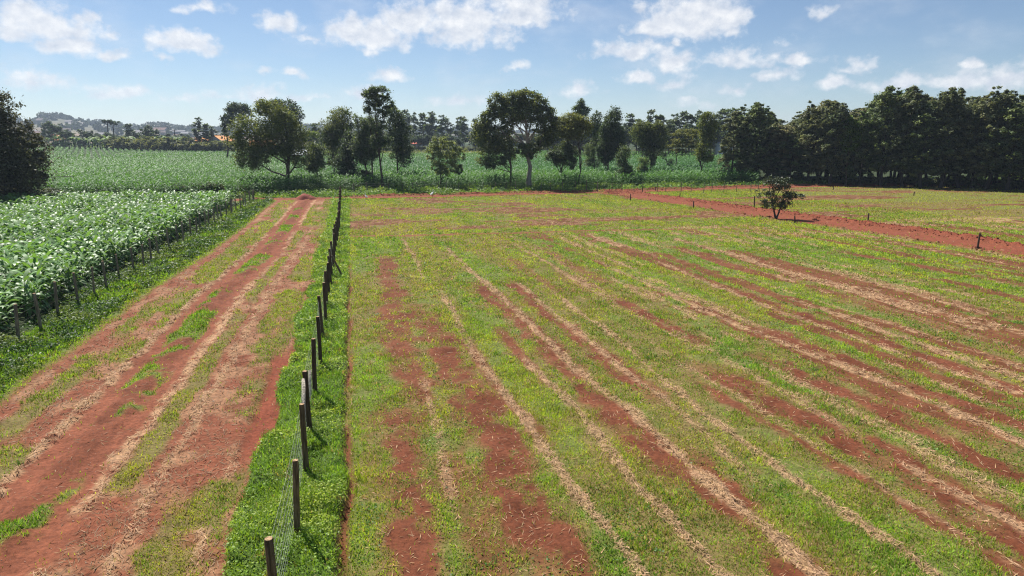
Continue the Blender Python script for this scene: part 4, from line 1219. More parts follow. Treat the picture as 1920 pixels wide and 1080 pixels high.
# ------------------------------------------------------------------ fences
def post_mesh(H, r, col, lean=(0, 0), k=10):
    m = MB()
    z = np.array([-.25, 0, H * .3, H * .65, H - .015, H])
    rr = r * np.array([1.12, 1.1, 1.04, 1.0, .97, .9])
    pts = np.stack([lean[0] * z / H, lean[1] * z / H, z], -1)
    m.tube(pts, rr, k, col, .14)
    # top face: sunlit brightness painted in as a pale disc
    th = np.arange(k) * 2 * math.pi / k
    c = pts[-1] + np.array((0, 0, .003))
    m.add(c + np.stack([np.cos(th) * r * .88, np.sin(th) * r * .88, 0 * th], -1), [np.arange(k)[None]], (.42, .28, .16))
    return m.mesh('post', M_POST, False)

def wire_tube(m, a, b, r, sag=0.0, c=(.34, .37, .30)):
    a = np.array(a); b = np.array(b)
    pts = [a + (b - a) * t - np.array((0, 0, sag * 4 * t * (1 - t))) for t in (0, .5, 1)] if sag else [a, b]
    m.tube(pts, r, 4, c, cap=False)

FX = -1.52
ys = [11.45]
tops = [(516, 1018), (540, 860), (557, 758), (572, 697), (583, 643), (593, 598), (602, 560)]
ys = [hit(a, b, 1.72)[1] for a, b in tops]
while ys[-1] < 97: ys.append(ys[-1] + random.uniform(2.55, 2.95))
fence = thing('wire_fence', 'central fence of dark round wooden posts with wire netting between the track and the field', 'fence', (FX, ys[0], 0))
lefts = []
for i, y in enumerate(ys):
    x = FX + random.uniform(-.05, .05) - .35 * ss(60, 97, y).item()
    H = 1.72 + random.uniform(-.06, .06)
    gz = ground_z(np.array([x]), np.array([y])).item()
    dk = random.uniform(.75, 1.15)
    colp = np.array((.085, .06, .042)) * dk if i > 2 else np.array((.16, .115, .068)) * dk
    o = obj('post', post_mesh(H, .062 + .012 * random.random(), colp, (random.uniform(-.09, .09), random.uniform(-.1, .1))), fence, (x - FX, y - ys[0], gz))
    lefts.append((x, y, gz, H))
m = MB()
hts = [.08, .22, .36, .50, .66, .84, 1.04, 1.26, 1.5]
for a, b in zip(lefts[:-1], lefts[1:]):
    r = .0024 if a[1] < 45 else .004
    for hh in hts:
        wire_tube(m, (a[0] - FX - .07, a[1] - ys[0], a[2] + hh), (b[0] - FX - .07, b[1] - ys[0], b[2] + hh), r, .012)
    if a[1] < 42:
        nst = int((b[1] - a[1]) / .16)
        for j in range(1, nst):
            t = j / nst
            y = a[1] + (b[1] - a[1]) * t; x = a[0] + (b[0] - a[0]) * t - .07; g = a[2] + (b[2] - a[2]) * t
            wire_tube(m, (x - FX, y - ys[0], g + .05), (x - FX + random.uniform(-.01, .01), y - ys[0], g + 1.5), .002)
obj('wire_netting', m.mesh('wire_netting', M_WIRE), fence)
# pale braces propped against two posts
def brace(a, b, r, col, name='brace', lab=None):
    m = MB(); a = np.array(a); b = np.array(b)
    m.tube([a, a * .66 + b * .34, a * .33 + b * .67, b], [r * 1.08, r, r * .97, r * .92], 9, col, .12)
    o = obj(name, m.mesh(name, M_POST), fence); o.location = (-FX, -ys[0], 0)
    o.location = (0, 0, 0)
    if lab: o['label'] = lab
    return o
def rel(x, y, z): return (x - FX, y - ys[0], z)
g3 = lefts[3]; g4 = lefts[4]
brace(rel(g3[0] - .02, g3[1] - 2.0, .0), rel(g3[0] - .06, g3[1] - .12, 1.55), (.056), (.34, .30, .24), lab='pale grey brace pole propped against a post')
brace(rel(g4[0] - .12, g4[1] - .75, .0), rel(g4[0] - .10, g4[1] - .10, .85), (.05), (.32, .28, .23), lab='short pale grey brace pole low on a post')
g10 = min(lefts, key=lambda q: abs(q[1] - 41))
brace(rel(g10[0] + .55, g10[1] + .5, 0), rel(g10[0] + .05, g10[1], 1.25), .06, (.14, .11, .08), lab='dark short brace leaning out to the right')

LFX = -13.45
lf = thing('wire_fence', 'left fence of thin grey posts and wire along the edge of the maize', 'fence', (LFX, 27, 0))
y = 27.6; lp = []
while y < 99:
    x = LFX + random.uniform(-.15, .15) + .35 * ss(60, 98, y).item()
    gz = ground_z(np.array([x]), np.array([y])).item(); H = 1.55 + random.uniform(-.1, .1)
    obj('post', post_mesh(H, .054 + .014 * random.random(), np.array((.25, .20, .15)) * random.uniform(.7, 1.15), (random.uniform(-.09, .09), random.uniform(-.1, .1)), 8), lf, (x - LFX, y - 27, gz))
    lp.append((x, y, gz)); y += random.uniform(1.8, 2.6)
m = MB()
for a, b in zip(lp[:-1], lp[1:]):
    for hh in (.4, .8, 1.15, 1.4):
        wire_tube(m, (a[0] - LFX + .06, a[1] - 27, a[2] + hh), (b[0] - LFX + .06, b[1] - 27, b[2] + hh), .0022, .02, (.16, .15, .13))
obj('wire', m.mesh('wire', M_WIRE), lf)

bf = thing('wire_fence', 'faint fence of thin posts beyond the far red road under the trees', 'fence', (0, 110, 0))
lp = []
for px in np.arange(655, 1420, 21):
    d_ = 109.5 if px < 1300 else 109.5 + (px - 1300) * .045
    x, y = at(px + random.uniform(-4, 4), d_ / 1.0)
    gz = ground_z(np.array([x]), np.array([y])).item()
    H = random.uniform(1.3, 1.6)
    obj('post', post_mesh(H, .05, np.array((.16, .13, .10)) * random.uniform(.7, 1.2), (random.uniform(-.08, .08), random.uniform(-.08, .08)), 6), bf, (x, y - 110, gz)); lp.append((x, y, gz))
m = MB()
for a, b in zip(lp[:-1], lp[1:]):
    for hh in (.5, 1.0, 1.3): wire_tube(m, (a[0], a[1] - 110, a[2] + hh), (b[0], b[1] - 110, b[2] + hh), .004)
obj('wire', m.mesh('wire', M_WIRE), bf)
# posts of the boundary in front of the conifer
cf = thing('wire_fence', 'few pale posts in the dark thicket under the conifer', 'fence', (-40, 93.5, 0))
lp = []
for px, py in ((16, 372), (61, 370), (107, 371), (157, 374), (205, 376), (245, 374)):
    x, y = at(px, 99)
    obj('post', post_mesh(2.0, .07, (.33, .29, .23), (0, 0), 7), cf, (x + 40, y - 93.5, rise(x, y).item())); lp.append((x, y))
m = MB()
for a, b in zip(lp[:-1], lp[1:]):
    for hh in (.8, 1.5): wire_tube(m, (a[0] + 40, a[1] - 93.5, hh), (b[0] + 40, b[1] - 93.5, hh), .004)
obj('wire', m.mesh('wire', M_WIRE), cf)

# ------------------------------------------------------------------ survey stakes
STK = [(1182, 376, .95, 'slim dark stake at the inside of the road bend'), (1204, 362, 1.1, 'taller dark stake where the far road meets the branch road'), (1229, 357, .7, 'thin stake on the far roadside near the bend'),
       (1274, 372, .75, 'short stake in the grass beyond the first stretch of the branch road'), (1300, 391, .85, 'dark stake on the near side of the branch road before the small tree'),
       (1414, 389, 1.4, 'leaning stake just left of the small round tree'), (1490, 418, .7, 'stub of a stake right of the foot of the small tree'), (1627, 418, 1.0, 'dark upright stake in the pasture past the branch road'),
       (1832, 471, 1.15, 'nearest dark stake on the verge of the branch road at the right'), (1562, 356, .55, 'tiny stake in the far pasture before the wood'), (1713, 367, .6, 'tiny stake alone in the middle of the far pasture')]
def stake(px, py, H, lab):
    x, y = hit(px, py); gz = ground_z(np.array([x]), np.array([y])).item()
    m = MB(); l = random.uniform(-.1, .1)
    m.tube([(0, 0, -.2), (l * .5, 0, H * .5), (l, 0, H - .05), (l, 0, H)], [.075, .07, .065, .05], 7, (.09, .055, .042), .2)
    me = m.mesh('wooden_stake', M_POST)
    tag(obj('wooden_stake', me, None, (x, y, gz)), lab, 'stake', 'survey stakes around the red roads')
for s in STK: stake(*s)
# stump at the wood edge
x, y = hit(1735, 345); m = MB()
m.tube([(0, 0, -.1), (.05, 0, .35), (.12, .05, .9), (.1, .05, 1.15)], [.3, .2, .17, .1], 9, (.20, .13, .09), .3)
m.tube([(.08, 0, .6), (.35, .1, .95)], [.09, .05], 6, (.20, .13, .09), .3)
tag(obj('tree_stump', m.mesh('tree_stump', M_BARK, True), None, (x, y, ground_z(np.array([x]), np.array([y])).item())), 'broken brown stump on bare soil in front of the wood', 'stump')
# heap of red soil in the shade by the track junction
def heap(px, py, r, hgt, lab):
    x, y = hit(px, py)
    a, q = np.meshgrid(np.linspace(0, 2 * math.pi, 29)[:-1], np.linspace(0, 1, 9))
    rr = r * q * (1 + .25 * (fbm(np.cos(a) * 1.5 + 5, np.sin(a) * 1.5 + 5, 9, 3) - .5))
    zz = hgt * (1 - q ** 1.3) * (.6 + .8 * fbm(rr * np.cos(a) * 1.3 + 3, rr * np.sin(a) * 1.3 + 8, 11, 3)) - .05
    v = np.stack([rr * np.cos(a) * 1.3, rr * np.sin(a), zz], -1).reshape(-1, 3)
    f = np.array([(i * 28 + j, i * 28 + (j + 1) % 28, (i + 1) * 28 + (j + 1) % 28, (i + 1) * 28 + j) for i in range(8) for j in range(28)])
    me = np_mesh('soil_heap', v, [f], np.tile([(.25, .075, .05)], (len(v), 1)), True, M_BARKSOIL)
    tag(obj('soil_heap', me, None, (x, y, ground_z(np.array([x]), np.array([y])).item())), lab, 'soil heap')
heap(571, 372, 1.1, .95, 'larger heap of red soil in shade at the end of the track')
heap(583, 372, .7, .6, 'smaller heap of red soil right of the larger one')

# ------------------------------------------------------------------ two white egrets on the road
def egret(px, py, s, face, lab):
    x, y = hit(px, py); gz = ground_z(np.array([x]), np.array([y])).item()
    t = thing('egret', lab, 'bird', (x, y, gz), face, 'white egrets on the far red road')
    t.scale = (s, s, s)
    W = (.80, .79, .75)
    m = MB()
    # body, neck and head as one tapering surface, upright stance
    m.tube([(-.24, 0, .33), (-.16, 0, .38), (-.04, 0, .45), (.08, 0, .53), (.14, 0, .60), (.16, 0, .68), (.12, 0, .76), (.11, 0, .83), (.14, 0, .89), (.19, 0, .905), (.22, 0, .90)],
           [.015, .06, .115, .105, .065, .04, .03, .027, .036, .034, .012], 10, W)
    obj('body', m.mesh('body', M_FEATHER, True), t)
    b = MB(); b.tube([(.215, 0, .90), (.27, 0, .892), (.33, 0, .882)], [.012, .009, .002], 6, (.75, .42, .06)); obj('beak', b.mesh('beak', M_FEATHER), t)
    for sd in (-1, 1):
        wv = MB(); wv.tube([(.06, sd * .085, .52), (-.06, sd * .105, .46), (-.2, sd * .06, .36), (-.3, sd * .02, .29)], [.03, .06, .045, .006], 8, (.78, .77, .74)); obj('wing', wv.mesh('wing', M_FEATHER, True), t)
        l = MB(); l.tube([(-.01, sd * .04, .40), (.02, sd * .04, .22), (.0, sd * .04, .0)], [.016, .011, .010], 6, (.05, .05, .04))
        for a in (-.5, 0, .5): l.tube([(0, sd * .04, .01), (.07 * math.cos(a), sd * .04 + .07 * math.sin(a), .006)], [.008, .004], 5, (.05, .05, .04))
        obj('leg', l.mesh('leg', M_FEATHER), t)
egret(686.5, 374.5, .95, 2.2, 'smaller left white egret standing on the far red road')
egret(810.5, 369.5, 1.2, .6, 'larger right white egret standing upright on the far red road')

# ------------------------------------------------------------------ houses
def house(name, lab, px, dist, w_, d_, hw, hr, rot, wc, rc, hip=False, group=None, windows=2, lift=0):
    x, y = at(px, dist); z0 = rise(x, y).item() + lift
    t = thing(name, lab, 'house', (x, y, z0 - .1), rot, group)
    m = MB(); a, b = w_ / 2, d_ / 2
    m.box(-a, a, -b, b, 0, hw, wc)
    if not hip:
        m.add([(-a, -b, hw), (-a, b, hw), (-a, 0, hw + hr)], [np.array([[0, 1, 2]])], wc)
        m.add([(a, -b, hw), (a, b, hw), (a, 0, hw + hr)], [np.array([[0, 2, 1]])], wc)
    obj('wall', m.mesh('wall', M_WALL), t)
    r = MB(); e = .5; th = .12
    ins = b if hip else 0
    s_ = hr / b
    zt = hw + hr
    for q in (0, th):
        pass
    lo = hw - e * s_
    v = [(-a - e, -b - e, lo), (a + e, -b - e, lo), (a + e - ins - (e if hip else 0), 0, zt), (-a - e + ins + (e if hip else 0), 0, zt), (-a - e, b + e, lo), (a + e, b + e, lo)]
    v2 = [(p[0], p[1], p[2] + th) for p in v]
    F = [(0, 1, 2, 3), (5, 4, 3, 2)]
    allv = v + v2
    ff = [tuple(i + 6 for i in f) for f in F] + [tuple(reversed(f)) for f in F] + [(0, 6, 7, 1), (4, 5, 11, 10)]
    r.add(allv, [np.array(ff)], rc)
    if hip:
        r.add(v2, [np.array([(0, 3, 4), (1, 5, 2)])], rc)
    obj('roof', r.mesh('roof', M_ROOF), t)
    for i in range(windows):
        wm = MB(); cx_ = -a + (i + .5) * w_ / max(1, windows)
        wm.box(cx_ - .5, cx_ + .5, -b - .03, -b + .02, hw * .35, hw * .8, (.05, .055, .06))
        obj('window', wm.mesh('window', M_WALL), t)
    dm = MB(); dm.box(a * .05 - .45 + .9, a * .05 + .45 + .9, -b - .035, -b + .02, .02, min(2.1, hw * .8), (.14, .09, .06)); obj('door', dm.mesh('door', M_WALL), t)
    return t
OR = (.46, .20, .09)
house('tiled_house', 'orange roofed house with a pale gable left of the broad dark tree', 440, 330, 10, 7, 4.6, 2.4, 1.2, (.55, .52, .52), (.50, .25, .12))
house('tiled_house', 'second orange roof seen through the broad dark tree', 512, 300, 9, 6, 3.6, 2.0, .2, (.5, .47, .42), OR)
house('tiled_house', 'small orange hipped house among bushes above the left field', 401, 345, 7.5, 7, 4.6, 2.0, .4, (.48, .44, .38), (.52, .24, .10), True)
house('brown_house', 'brown roofed house beside the narrow upright tree', 292, 400, 10, 8, 4.2, 2.6, .5, (.20, .15, .14), (.16, .11, .11))
house('red_house', 'tiny red roof between trees above the banana plants', 150, 430, 6, 6, 4.0, 2.4, .3, (.5, .45, .4), (.50, .14, .09))
house('red_house', 'pinkish roofs of a low house at the left end of the bananas', 71, 520, 9, 6, 3.4, 1.6, .1, (.6, .55, .5), (.55, .22, .18))
house('grey_shed', 'pale grey roofed shed behind the bushy olive tree', 588, 235, 8, 6, 2.6, 1.3, .2, (.38, .40, .40), (.40, .43, .44))
house('red_house', 'low red roofed house under the tall distant eucalyptus', 787, 395, 6, 5, 2.2, 1.3, .1, (.45, .38, .32), (.42, .13, .10))
house('white_house', 'tall white building between the trunks of the distant eucalyptus', 861, 430, 7, 6, 6.5, .8, .2, (.70, .70, .68), (.45, .45, .45))
house('white_house', 'pale wall glimpsed between dark distant trees left of the wood', 1341, 250, 5, 4, 5.0, 1.0, .1, (.68, .68, .66), (.4, .38, .36))
house('white_house', 'pale building left of the tall white one under the eucalyptus', 796, 440, 7, 6, 5.5, .8, .1, (.6, .6, .58), (.4, .4, .4))

# poles
def pole(px, dist, ptop, lab, lean=0, arm=True):
    x, y = at(px, dist); z0 = rise(x, y).item()
    rx_, ry_, rz_ = ray(px, ptop); H = CAMH + rz_ / math.hypot(rx_, ry_) * dist - z0
    t = thing('power_pole', lab, 'pole', (x, y, z0))
    m = MB(); m.tube([(0, 0, 0), (lean * .5, 0, H * .5), (lean, 0, H)], [.26, .22, .18], 8, (.05, .045, .045)); obj('shaft', m.mesh('shaft', M_BARK), t)
    if arm:
        a = MB(); a.box(lean - 1.0, lean + 1.0, -.08, .08, H - .7, H - .5, (.05, .045, .045)); obj('crossarm', a.mesh('crossarm', M_BARK), t)
pole(78, 430, 247, 'leaning dark power pole above the left end of the bananas', -1.0)
pole(357, 372, 243, 'dark power pole beside the small orange hipped house')

# ------------------------------------------------------------------ far hills
RIDGE = [(-700, 236), (-300, 234), (0, 238), (60, 236), (75, 238), (95, 243), (110, 238), (135, 231), (160, 230), (178, 238), (200, 240), (240, 240), (270, 246), (300, 246), (330, 241), (360, 247), (400, 249), (450, 248), (520, 245), (600, 243), (660, 245), (740, 246), (840, 248), (900, 249), (1000, 250), (1300, 252), (2600, 252)]
def ridge_z(azpx, d):
    py = np.interp(azpx, [r[0] for r in RIDGE], [r[1] for r in RIDGE])
    return CAMH + (YH - py) * 1.0 / 1310 * d
na, nd = 260, 26
apx = np.linspace(-700, 2600, na)
A = np.arctan2(*np.array([ray(p, 540)[:2] for p in apx]).T)
D = np.concatenate([np.linspace(650, 1900, 18), np.linspace(2000, 3000, nd - 18)])
AA, DD = np.meshgrid(A, D); PP, _ = np.meshgrid(apx, D)
top_ = ridge_z(PP, 1900.)
up = ss(650, 1900, DD)
base_ = 3.0
Zh = base_ + (top_ - base_) * up ** 1.15 + 5 * (fbm(PP * .012, DD * .006, 140, 4) - .5) * up * (DD < 1890) - (DD > 1950) * (DD - 1950) * .02
Zh[0] = 1.0
v = np.stack([DD * np.sin(AA), DD * np.cos(AA), Zh], -1).reshape(-1, 3)
ih = np.arange(na * nd).reshape(nd, na)
f = np.stack([ih[:-1, :-1], ih[:-1, 1:], ih[1:, 1:], ih[1:, :-1]], -1).reshape(-1, 4)
nh = fbm(PP * .02, DD * .01, 142, 4)
ch = mixc(np.broadcast_to(np.array((.10, .10, .06)), Zh.shape + (3,)), np.broadcast_to(np.array((.24, .15, .10)), Zh.shape + (3,)), ss(.45, .65, nh) * ss(1500, 1100, DD))
tag(obj('hills', np_mesh('hills', v, [f], ch.reshape(-1, 3), True, M_HILL)), 'low blue hills along the horizon', 'hills', kind='structure')
def hill_z(px, d):
    a = np.interp(px, apx, np.arange(na)); dI = np.interp(d, D, np.arange(nd))
    return Zh[int(round(dI)), int(round(a))]
# wooded cover of the hills: far-off mass of crowns
lv, lf_, lc = [], [], []; off = 0
def far_crown(px, d, w_, h_):
    global off
    x, y = at(px, d); z0 = hill_z(px, d) - 2
    n = 34
    dr = rng.normal(size=(n, 3)); dr /= np.linalg.norm(dr, axis=1, keepdims=True)
    P = np.array((x, y, z0 + h_ * .55)) + dr * np.array((w_, w_, h_ * .5)) * rng.uniform(.5, 1, (n, 1))
    col = np.array((.045, .06, .032)) * rng.uniform(.6, 1.4, (n, 1))
    v, f, c = leafquads(P, w_ * .95, w_ * .75, col, .2)
    lv.append(v); lf_.append(f + off); lc.append(c); off += len(v)
for i in range(900):
    px = random.uniform(-250, 960); d = 1900 - abs(random.gauss(0, 330))
    if d < 760: continue
    far_crown(px, d, random.uniform(5, 9), random.uniform(8, 15))
for px, py, n in ((40, 226, 6), (56, 222, 4), (80, 227, 4), (92, 229, 6), (107, 224, 8), (118, 222, 8), (130, 222, 8), (142, 222, 8), (154, 222, 8), (163, 226, 6), (176, 228, 5), (186, 226, 6), (198, 232, 5), (210, 232, 5), (232, 234, 5), (340, 231, 9), (330, 234, 6), (350, 236, 5), (372, 240, 4), (600, 238, 8), (640, 240, 6)):
    for j in range(n * 2):
        p = px + random.uniform(-7, 7); d = 1880 + random.uniform(-60, 20)
        rx_, ry_, rz_ = ray(p, py + random.uniform(0, 5)); zt = CAMH + rz_ / math.hypot(rx_, ry_) * d
        far_crown(p, d, random.uniform(5, 8), max(6, zt - hill_z(p, d) + 3))
for i in range(300):
    far_crown(random.uniform(-250, 2000), 1880 + random.uniform(-20, 60), random.uniform(5, 8), random.uniform(7, 13))
tag(obj('hill_woods', np_mesh('hill_woods', np.concatenate(lv), [np.concatenate(lf_)], np.concatenate(lc), False, M_DARKLEAF)), 'far off woods covering the blue hills', 'woods', kind='stuff')
# the town on the hillside
TG = 'tiny houses of the town on the hazy hillside'
tl = 'tiny pale house of the town on the hazy hillside'
th_ = [house('town_house', tl, 100, 900, 14, 9, 4.5, 2.5, .2, (.17, .16, .16), rc, group=TG, windows=2) for rc in ((.09, .075, .075), (.15, .145, .15), (.12, .08, .07))]
i = 0
for _ in range(26):
    px = random.choice([random.uniform(50, 300), random.uniform(50, 420), random.uniform(330, 460), random.uniform(580, 900)])
    d = random.uniform(760, 1500)
    x, y = at(px, d); z = hill_z(px, d) - .5
    s = random.uniform(.8, 1.5)
    if i < 3: t = th_[i]; t.location = (x, y, z)
    else: t = copy_tree(th_[random.randrange(3)], (x, y, z), random.uniform(-.4, .4), s, s)
    i += 1
for (px, d, w_, lab) in ((352, 1250, 40, 'pale flat building on the hillside behind the power pole'), (398, 1200, 46, 'long white roofed building low on the hazy hillside')):
    t = house('factory_building', lab, px, d, w_, 16, 7, 2, .05, (.15, .15, .16), (.17, .17, .18), windows=4)
    t.location.z = hill_z(px, d) - .5
# radio mast on the ridge
x, y = at(78, 1850); z0 = hill_z(78, 1850)
rx_, ry_, rz_ = ray(78, 218); H = CAMH + rz_ / math.hypot(rx_, ry_) * 1850 - z0
t = thing('radio_mast', 'thin radio mast standing on the ridge above the town', 'mast', (x, y, z0))
m = MB()
for a in range(3): m.tube([(1.2 * math.cos(a * 2.09), 1.2 * math.sin(a * 2.09), 0), (.35 * math.cos(a * 2.09), .35 * math.sin(a * 2.09), H)], [.35, .3], 5, (.25, .25, .27))
for q in range(1, 12):
    r_ = 1.2 - .85 * q / 12; z = H * q / 12
    m.tube([(r_ * math.cos(a * 2.09), r_ * math.sin(a * 2.09), z) for a in range(4)], .15, 4, (.25, .25, .27))
obj('lattice', m.mesh('lattice', M_WIRE), t)
print('all built', time.time() - T0)
HAZE, EXPO, SKY_TINT = 0.00018, 0.70, (.92, .955, 1.0, 1)
# ------------------------------------------------------------------ sky, sun, air
w = bpy.data.worlds.new("World"); sc.world = w; w.use_nodes = True
nt = w.node_tree; nt.nodes.clear()
out = N(nt, 'ShaderNodeOutputWorld')
sky = N(nt, 'ShaderNodeTexSky', sky_type='NISHITA')
sky.sun_disc = False; sky.sun_elevation = SUN_EL; sky.sun_rotation = SUN_AZ
sky.air_density = 1.0; sky.dust_density = 0.6; sky.ozone_density = 2.0; sky.altitude = 1500
bg = N(nt, 'ShaderNodeBackground'); bg.inputs['Strength'].default_value = .0605
tc = N(nt, 'ShaderNodeTexCoord')
sep = N(nt, 'ShaderNodeSeparateXYZ'); nt.links.new(tc.outputs['Generated'], sep.inputs[0])
def math_(op, a, b=None, clamp=False):
    n = N(nt, 'ShaderNodeMath', operation=op, use_clamp=clamp)
    for i, v in enumerate((a, b)):
        if v is None: continue
        if isinstance(v, (int, float)): n.inputs[i].default_value = v
        else: nt.links.new(v, n.inputs[i])
    return n.outputs[0]
def vm(op, a, b=None):
    n = N(nt, 'ShaderNodeVectorMath', operation=op)
    for i, v in enumerate((a, b)):
        if v is None: continue
        if isinstance(v, tuple): n.inputs[i].default_value = v
        else: nt.links.new(v, n.inputs[i])
    return n
az = math_('ARCTAN2', sep.outputs[0], sep.outputs[1])
el = math_('ARCSINE', sep.outputs[2])
cmb = N(nt, 'ShaderNodeCombineXYZ'); nt.links.new(az, cmb.inputs[0]); nt.links.new(el, cmb.inputs[1])
def noise(scale, detail, rough, off, stretch=1.0, col=False):
    mp = vm('MULTIPLY_ADD', cmb.outputs[0], (1, stretch, 1)); mp.inputs[2].default_value = (off, off * .7, off)
    n = N(nt, 'ShaderNodeTexNoise'); n.inputs['Scale'].default_value = scale; n.inputs['Detail'].default_value = detail; n.inputs['Roughness'].default_value = rough
    nt.links.new(mp.outputs[0], n.inputs['Vector'])
    return n.outputs['Color' if col else 'Fac']
# (px, py, half width px, half height px, strength)
CLOUDS = [(70, 40, 75, 42, 1.0), (35, 55, 45, 25, .8), (125, 82, 48, 24, .9), (190, 62, 22, 16, .35), (198, 97, 34, 12, .7),
    (385, 15, 36, 13, .6), (345, 76, 62, 24, .85), (310, 106, 24, 10, .5), (525, 42, 36, 24, .75), (580, 70, 38, 11, .45),
    (690, 60, 85, 40, 1.0), (770, 30, 70, 38, .95), (880, 40, 90, 55, 1.0), (970, 15, 90, 42, .95), (690, 92, 50, 14, .4),
    (1290, 25, 100, 52, 1.05), (1240, 48, 70, 24, .9), (1365, 30, 45, 30, .9), (1375, 55, 28, 12, .6), (1540, 20, 24, 24, .85),
    (1185, 92, 70, 22, .7), (1268, 80, 22, 14, .5), (1262, 112, 48, 28, .75), (1385, 108, 56, 24, .75), (1495, 112, 30, 14, .6), (1460, 80, 26, 12, .3),
    (1190, 138, 44, 18, .55), (1270, 150, 40, 16, .5), (1458, 138, 42, 18, .45), (1560, 156, 40, 16, .6), (1590, 135, 34, 10, .35), (1620, 118, 40, 12, .25),
    (1075, 165, 44, 18, .5), (966, 126, 26, 15, .6), (730, 142, 52, 14, .55), (500, 134, 20, 8, .5), (550, 137, 26, 8, .4), (60, 150, 60, 24, .45),
    (230, 172, 70, 16, .5), (505, 176, 40, 18, .6), (420, 182, 40, 12, .4), (590, 180, 40, 10, .5), (680, 170, 42, 13, .55), (345, 185, 50, 12, .35), (860, 190, 60, 13, .45),
    (1820, 118, 40, 10, .45), (1820, 150, 66, 22, .75), (1905, 140, 40, 28, .75), (1715, 152, 70, 18, .55), (1375, 165, 34, 12, .35), (1300, 195, 60, 14, .3)]
warp = vm('MULTIPLY_ADD', vm('SUBTRACT', noise(22, 3, .6, 3.1, 1.0, True), (.5, .5, .5)).outputs[0], (.045, .03, 0))
nt.links.new(cmb.outputs[0], warp.inputs[2])
cur = None
for (px, py, rx, ry, st) in CLOUDS:
    x_, y_, z_ = ray(px, py)
    a_ = math.atan2(x_, y_); e_ = math.atan2(z_, math.hypot(x_, y_))
    q = vm('SUBTRACT', warp.outputs[0], (a_, e_ - ry * .25 / 1330, 0)).outputs[0]
    k_ = 1 / 1330 / .8
    q = vm('MULTIPLY', q, (1 / (1.02 * rx * k_), 1 / (1.04 * ry * k_), 0)).outputs[0]
    q2 = vm('MULTIPLY', q, (-1, -1.7, 0)).outputs[0]
    L_ = vm('LENGTH', vm('MAXIMUM', q, q2).outputs[0]).outputs['Value']
    f_ = math_('MULTIPLY', math_('SUBTRACT', 1.0, L_), .25 + .75 * st)
    cur = f_ if cur is None else math_('MAXIMUM', cur, f_)
nz = noise(36, 9, .58, 1.7, 1.25)
nb = noise(9, 4, .55, 8.3, 2.2)
dens = math_('ADD', cur, math_('MULTIPLY', math_('SUBTRACT', nz, .5), 1.75))
mr = N(nt, 'ShaderNodeMapRange', interpolation_type='SMOOTHSTEP'); mr.inputs[1].default_value = .0; mr.inputs[2].default_value = .66
nt.links.new(dens, mr.inputs[0])
# thin veil of high haze between the cumulus
veil = N(nt, 'ShaderNodeMapRange', interpolation_type='SMOOTHSTEP'); veil.inputs[1].default_value = .45; veil.inputs[2].default_value = .75; veil.inputs[4].default_value = .24
nt.links.new(nb, veil.inputs[0])
cov_ = math_('MAXIMUM', math_('MULTIPLY', mr.outputs[0], .92), veil.outputs[0])
# limit to above the horizon
hz = N(nt, 'ShaderNodeMapRange', interpolation_type='SMOOTHSTEP'); hz.inputs[1].default_value = .005; hz.inputs[2].default_value = .07
nt.links.new(el, hz.inputs[0])
cov_ = math_('MULTIPLY', cov_, hz.outputs[0])
# cloud tone: bright tops, grey-blue thick undersides
tone = N(nt, 'ShaderNodeMapRange'); tone.inputs[1].default_value = .35; tone.inputs[2].default_value = .72
def noise_up(dy):
    mp = vm('MULTIPLY_ADD', vm('ADD', cmb.outputs[0], (-dy * .5, dy, 0)).outputs[0], (1, 1.25, 1)); mp.inputs[2].default_value = (1.7, 1.7 * .7, 1.7)
    n = N(nt, 'ShaderNodeTexNoise'); n.inputs['Scale'].default_value = 38; n.inputs['Detail'].default_value = 6; n.inputs['Roughness'].default_value = .6
    nt.links.new(mp.outputs[0], n.inputs['Vector'])
    return n.outputs['Fac']
relief = math_('MULTIPLY_ADD', math_('SUBTRACT', noise_up(0), noise_up(.011)), .8); relief.node.inputs[2].default_value = .56
nt.links.new(relief, tone.inputs[0])
cc = N(nt, 'ShaderNodeMix', data_type='RGBA'); cc.inputs[6].default_value = (6.4, 7.0, 8.1, 1); cc.inputs[7].default_value = (10.2, 10.2, 10.3, 1)
nt.links.new(tone.outputs[0], cc.inputs[0])
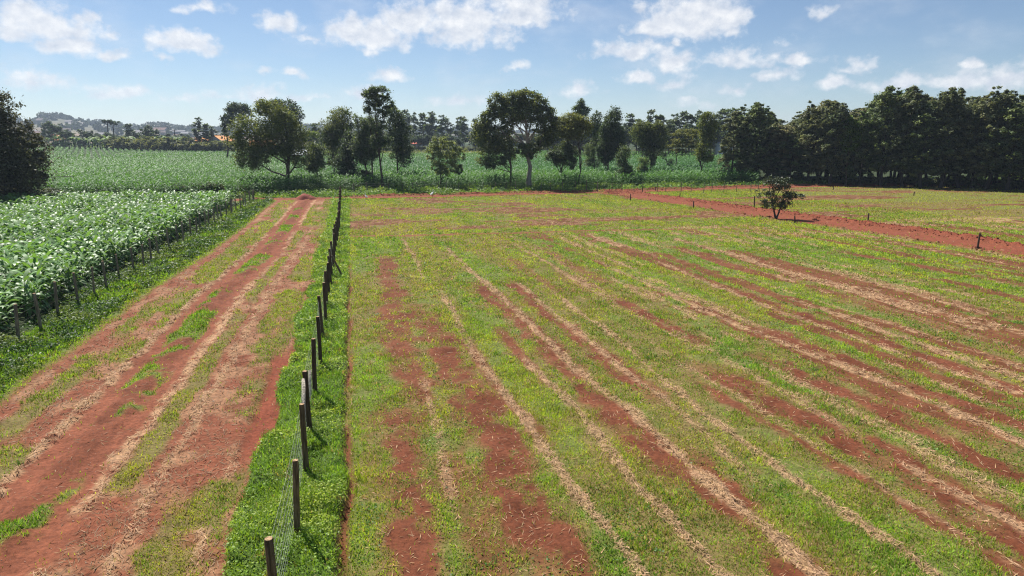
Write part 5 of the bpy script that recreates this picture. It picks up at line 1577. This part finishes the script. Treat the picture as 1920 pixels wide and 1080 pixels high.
# the blue of the air, a little paler than the bare model sky
hue = N(nt, 'ShaderNodeMix', data_type='RGBA', blend_type='MULTIPLY'); hue.inputs[0].default_value = 1
hue.inputs[7].default_value = SKY_TINT
nt.links.new(sky.outputs[0], hue.inputs[6])
mx = N(nt, 'ShaderNodeMix', data_type='RGBA')
nt.links.new(cov_, mx.inputs[0]); nt.links.new(hue.outputs[2], mx.inputs[6]); nt.links.new(cc.outputs[2], mx.inputs[7])
nt.links.new(mx.outputs[2], bg.inputs['Color']); nt.links.new(bg.outputs[0], out.inputs['Surface'])
w.cycles.sampling_method = 'MANUAL'; w.cycles.sample_map_resolution = 512

sl = bpy.data.lights.new('sun', 'SUN'); sl.energy = 5.0; sl.angle = math.radians(.53); sl.color = (1, .955, .89)
so = bpy.data.objects.new('sun', sl); C.objects.link(so)
sd = (math.sin(SUN_AZ) * math.cos(SUN_EL), math.cos(SUN_AZ) * math.cos(SUN_EL), math.sin(SUN_EL))
from mathutils import Vector
so.rotation_euler = Vector(sd).to_track_quat('Z', 'Y').to_euler()
so.location = (0, 0, 60)

if HAZE > 0:
    hb = MB(); hb.box(-3200, 3200, -60, 3600, -3, 84)
    hm, hnt, hout = nmat('haze')
    pv = N(hnt, 'ShaderNodeVolumePrincipled'); pv.inputs['Density'].default_value = HAZE
    pv.inputs['Color'].default_value = (.68, .82, 1.0, 1); pv.inputs['Anisotropy'].default_value = .25
    hnt.links.new(pv.outputs[0], hout.inputs['Volume'])
    ho = obj('haze', hb.mesh('haze', hm)); tag(ho, 'pale blue haze over the far hills', 'haze', kind='stuff')

sc.view_settings.view_transform = 'Standard'; sc.view_settings.look = 'None'
sc.view_settings.exposure = EXPO; sc.view_settings.gamma = 1
sc.render.engine = 'CYCLES'
cy_ = sc.cycles
cy_.max_bounces = 5; cy_.diffuse_bounces = 2; cy_.glossy_bounces = 2; cy_.transmission_bounces = 2; cy_.transparent_max_bounces = 4; cy_.volume_bounces = 0
cy_.use_denoising = True; cy_.denoiser = 'OPENIMAGEDENOISE'; cy_.denoising_input_passes = 'RGB_ALBEDO_NORMAL'; cy_.denoising_prefilter = 'NONE'; sc.cycles.filter_width = 1.15; cy_.caustics_reflective = False; cy_.caustics_refractive = False
cy_.sample_clamp_indirect = 4
cy_.use_adaptive_sampling = True; cy_.adaptive_threshold = .012
print('done', time.time() - T0)
